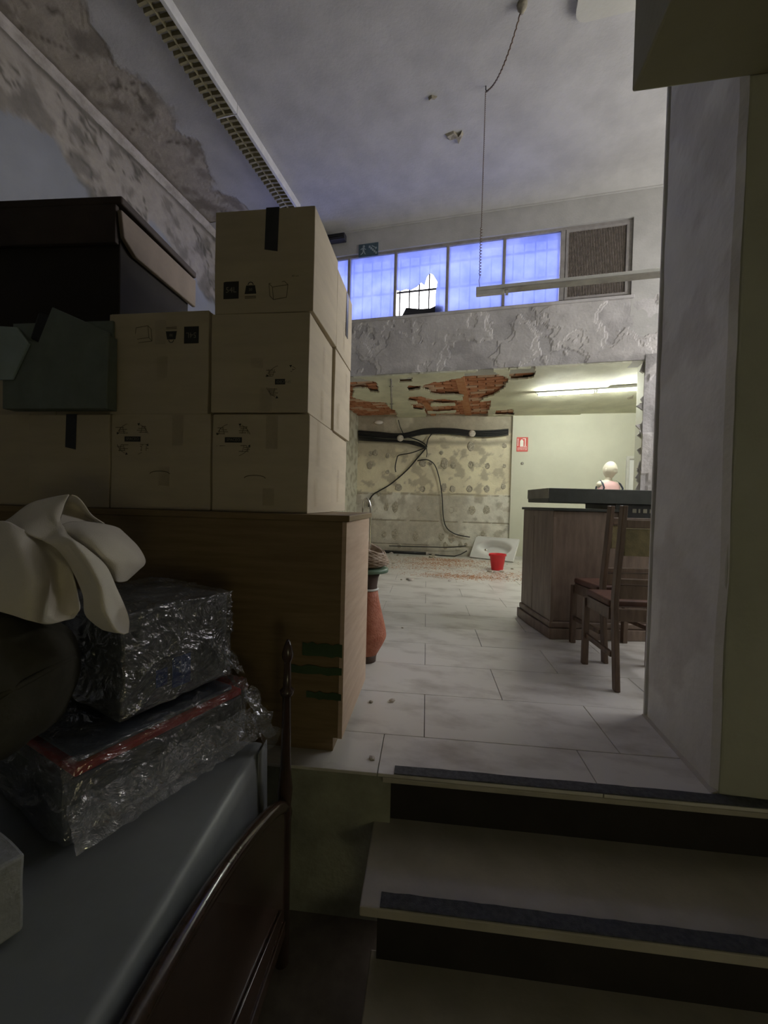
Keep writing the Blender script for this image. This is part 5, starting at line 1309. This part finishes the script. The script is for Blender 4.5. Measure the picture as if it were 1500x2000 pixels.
for nm, rows in sheets.items():
    mb = MB(); G_ = loft([[at(x * SC, 950 + y * SC, d) - c for x, y, d in row] for row in rows], 7)
    for i, row in enumerate(G_):
        for j, p in enumerate(row):
            q = p * 5 + Vector((len(nm), 0, 0)); p.y += .010 * noise.noise(q) ; p.x += .006 * noise.noise(q * 1.3 + Vector((7, 1, 2)))
            p.y += .007 * (1 - abs(noise.noise(Vector((p.x * 9 + p.z * 6, p.z * 2.5, len(nm))))) * 3)
    mb.grid(G_); mb.build(nm, M['fabric'], t, smooth=True, solid=.003)

# ---- grey foam block at the left edge
q = on_z(47, 1815, ZT + .01); qd = (q - CAM).dot(f0); h = at(45, 1666, qd).z - ZT - .008
t = thing('foam_block', 'pale grey foam block on the table at the left edge', 'block', (q.x, q.y, ZT + .008), angP)
mb = MB(); mb.bx(-.20, 0, -.3, .0, 0.002, h); bmesh.ops.subdivide_edges(mb.bm, edges=mb.bm.edges[:], cuts=6, use_grid_fill=True)
for v in mb.bm.verts: v.co += noise.noise_vector(v.co * 14) * .003
mb.build('block', M['foam'], t, bevel=.006)
mb = MB(); mb.bx(-.201, .0035, -.12, -.085, .001, h + .0035); mb.build('strap', M['pvc'], t)

# ---- dark polished headboard standing between table and steps
hp = cw(-.31, 1.36, LOW); hq = cw(-.378, .63, LOW); hd = (hp - hq).normalized(); hA = math.atan2(hd.y, hd.x) - math.pi / 2
t = thing('headboard', 'dark polished wooden headboard with turned finial post beside the table', 'headboard', hp, hA)
Hpost = at(556, 1249, 1.36).z - LOW; HB = 1.38
print('headboard', Hpost)
def post(y):
    mb = MB(); r = .023
    prof = [(r, .001), (r, .50), (r * 1.15, .52), (r * .9, .54), (r * 1.1, .60), (r * .75, .68), (r * .65, Hpost - .19), (r * .95, Hpost - .185), (r * 1.05, Hpost - .17), (r * .6, Hpost - .16), (r * .5, Hpost - .075), (r * .8, Hpost - .06), (r * .85, Hpost - .045), (r * .55, Hpost - .02), (r * .2, Hpost)]
    mb.lathe(prof, 20, (0, y, 0)); return mb.build('post', M['wood_dark'], t, smooth=True)
post(0); post(-HB)
def archz(y): s = -y / HB; return 0.53 + .205 * math.sin(math.pi * min(1, max(0, s))) ** .72
mb = MB(); n = 48; ys = [-.012 - (HB - .024) * i / n for i in range(n + 1)]
mb.prism([(-.012, y, archz(y) - .01) for y in ys] + [(-.012, -HB + .012, .16), (-.012, -.012, .16)], (.024, 0, 0)); mb.build('panel', M['wood_dark'], t)
mb = MB(); mb.tube([(0, y, archz(y)) for y in ys], .021, 10); mb.build('top_rail', M['wood_dark'], t, smooth=True)
mb = MB(); mb.tube([(.016, y, .235 + .085 * math.sin(math.pi * -y / HB)) for y in ys[2:-2]], .004, 8); mb.build('moulding', M['wood_dark'], t, smooth=True)
mb = MB(); mb.bx(-.018, .018, -HB + .02, -.02, .12, .17); mb.build('lower_rail', M['wood_dark'], t, bevel=.004)
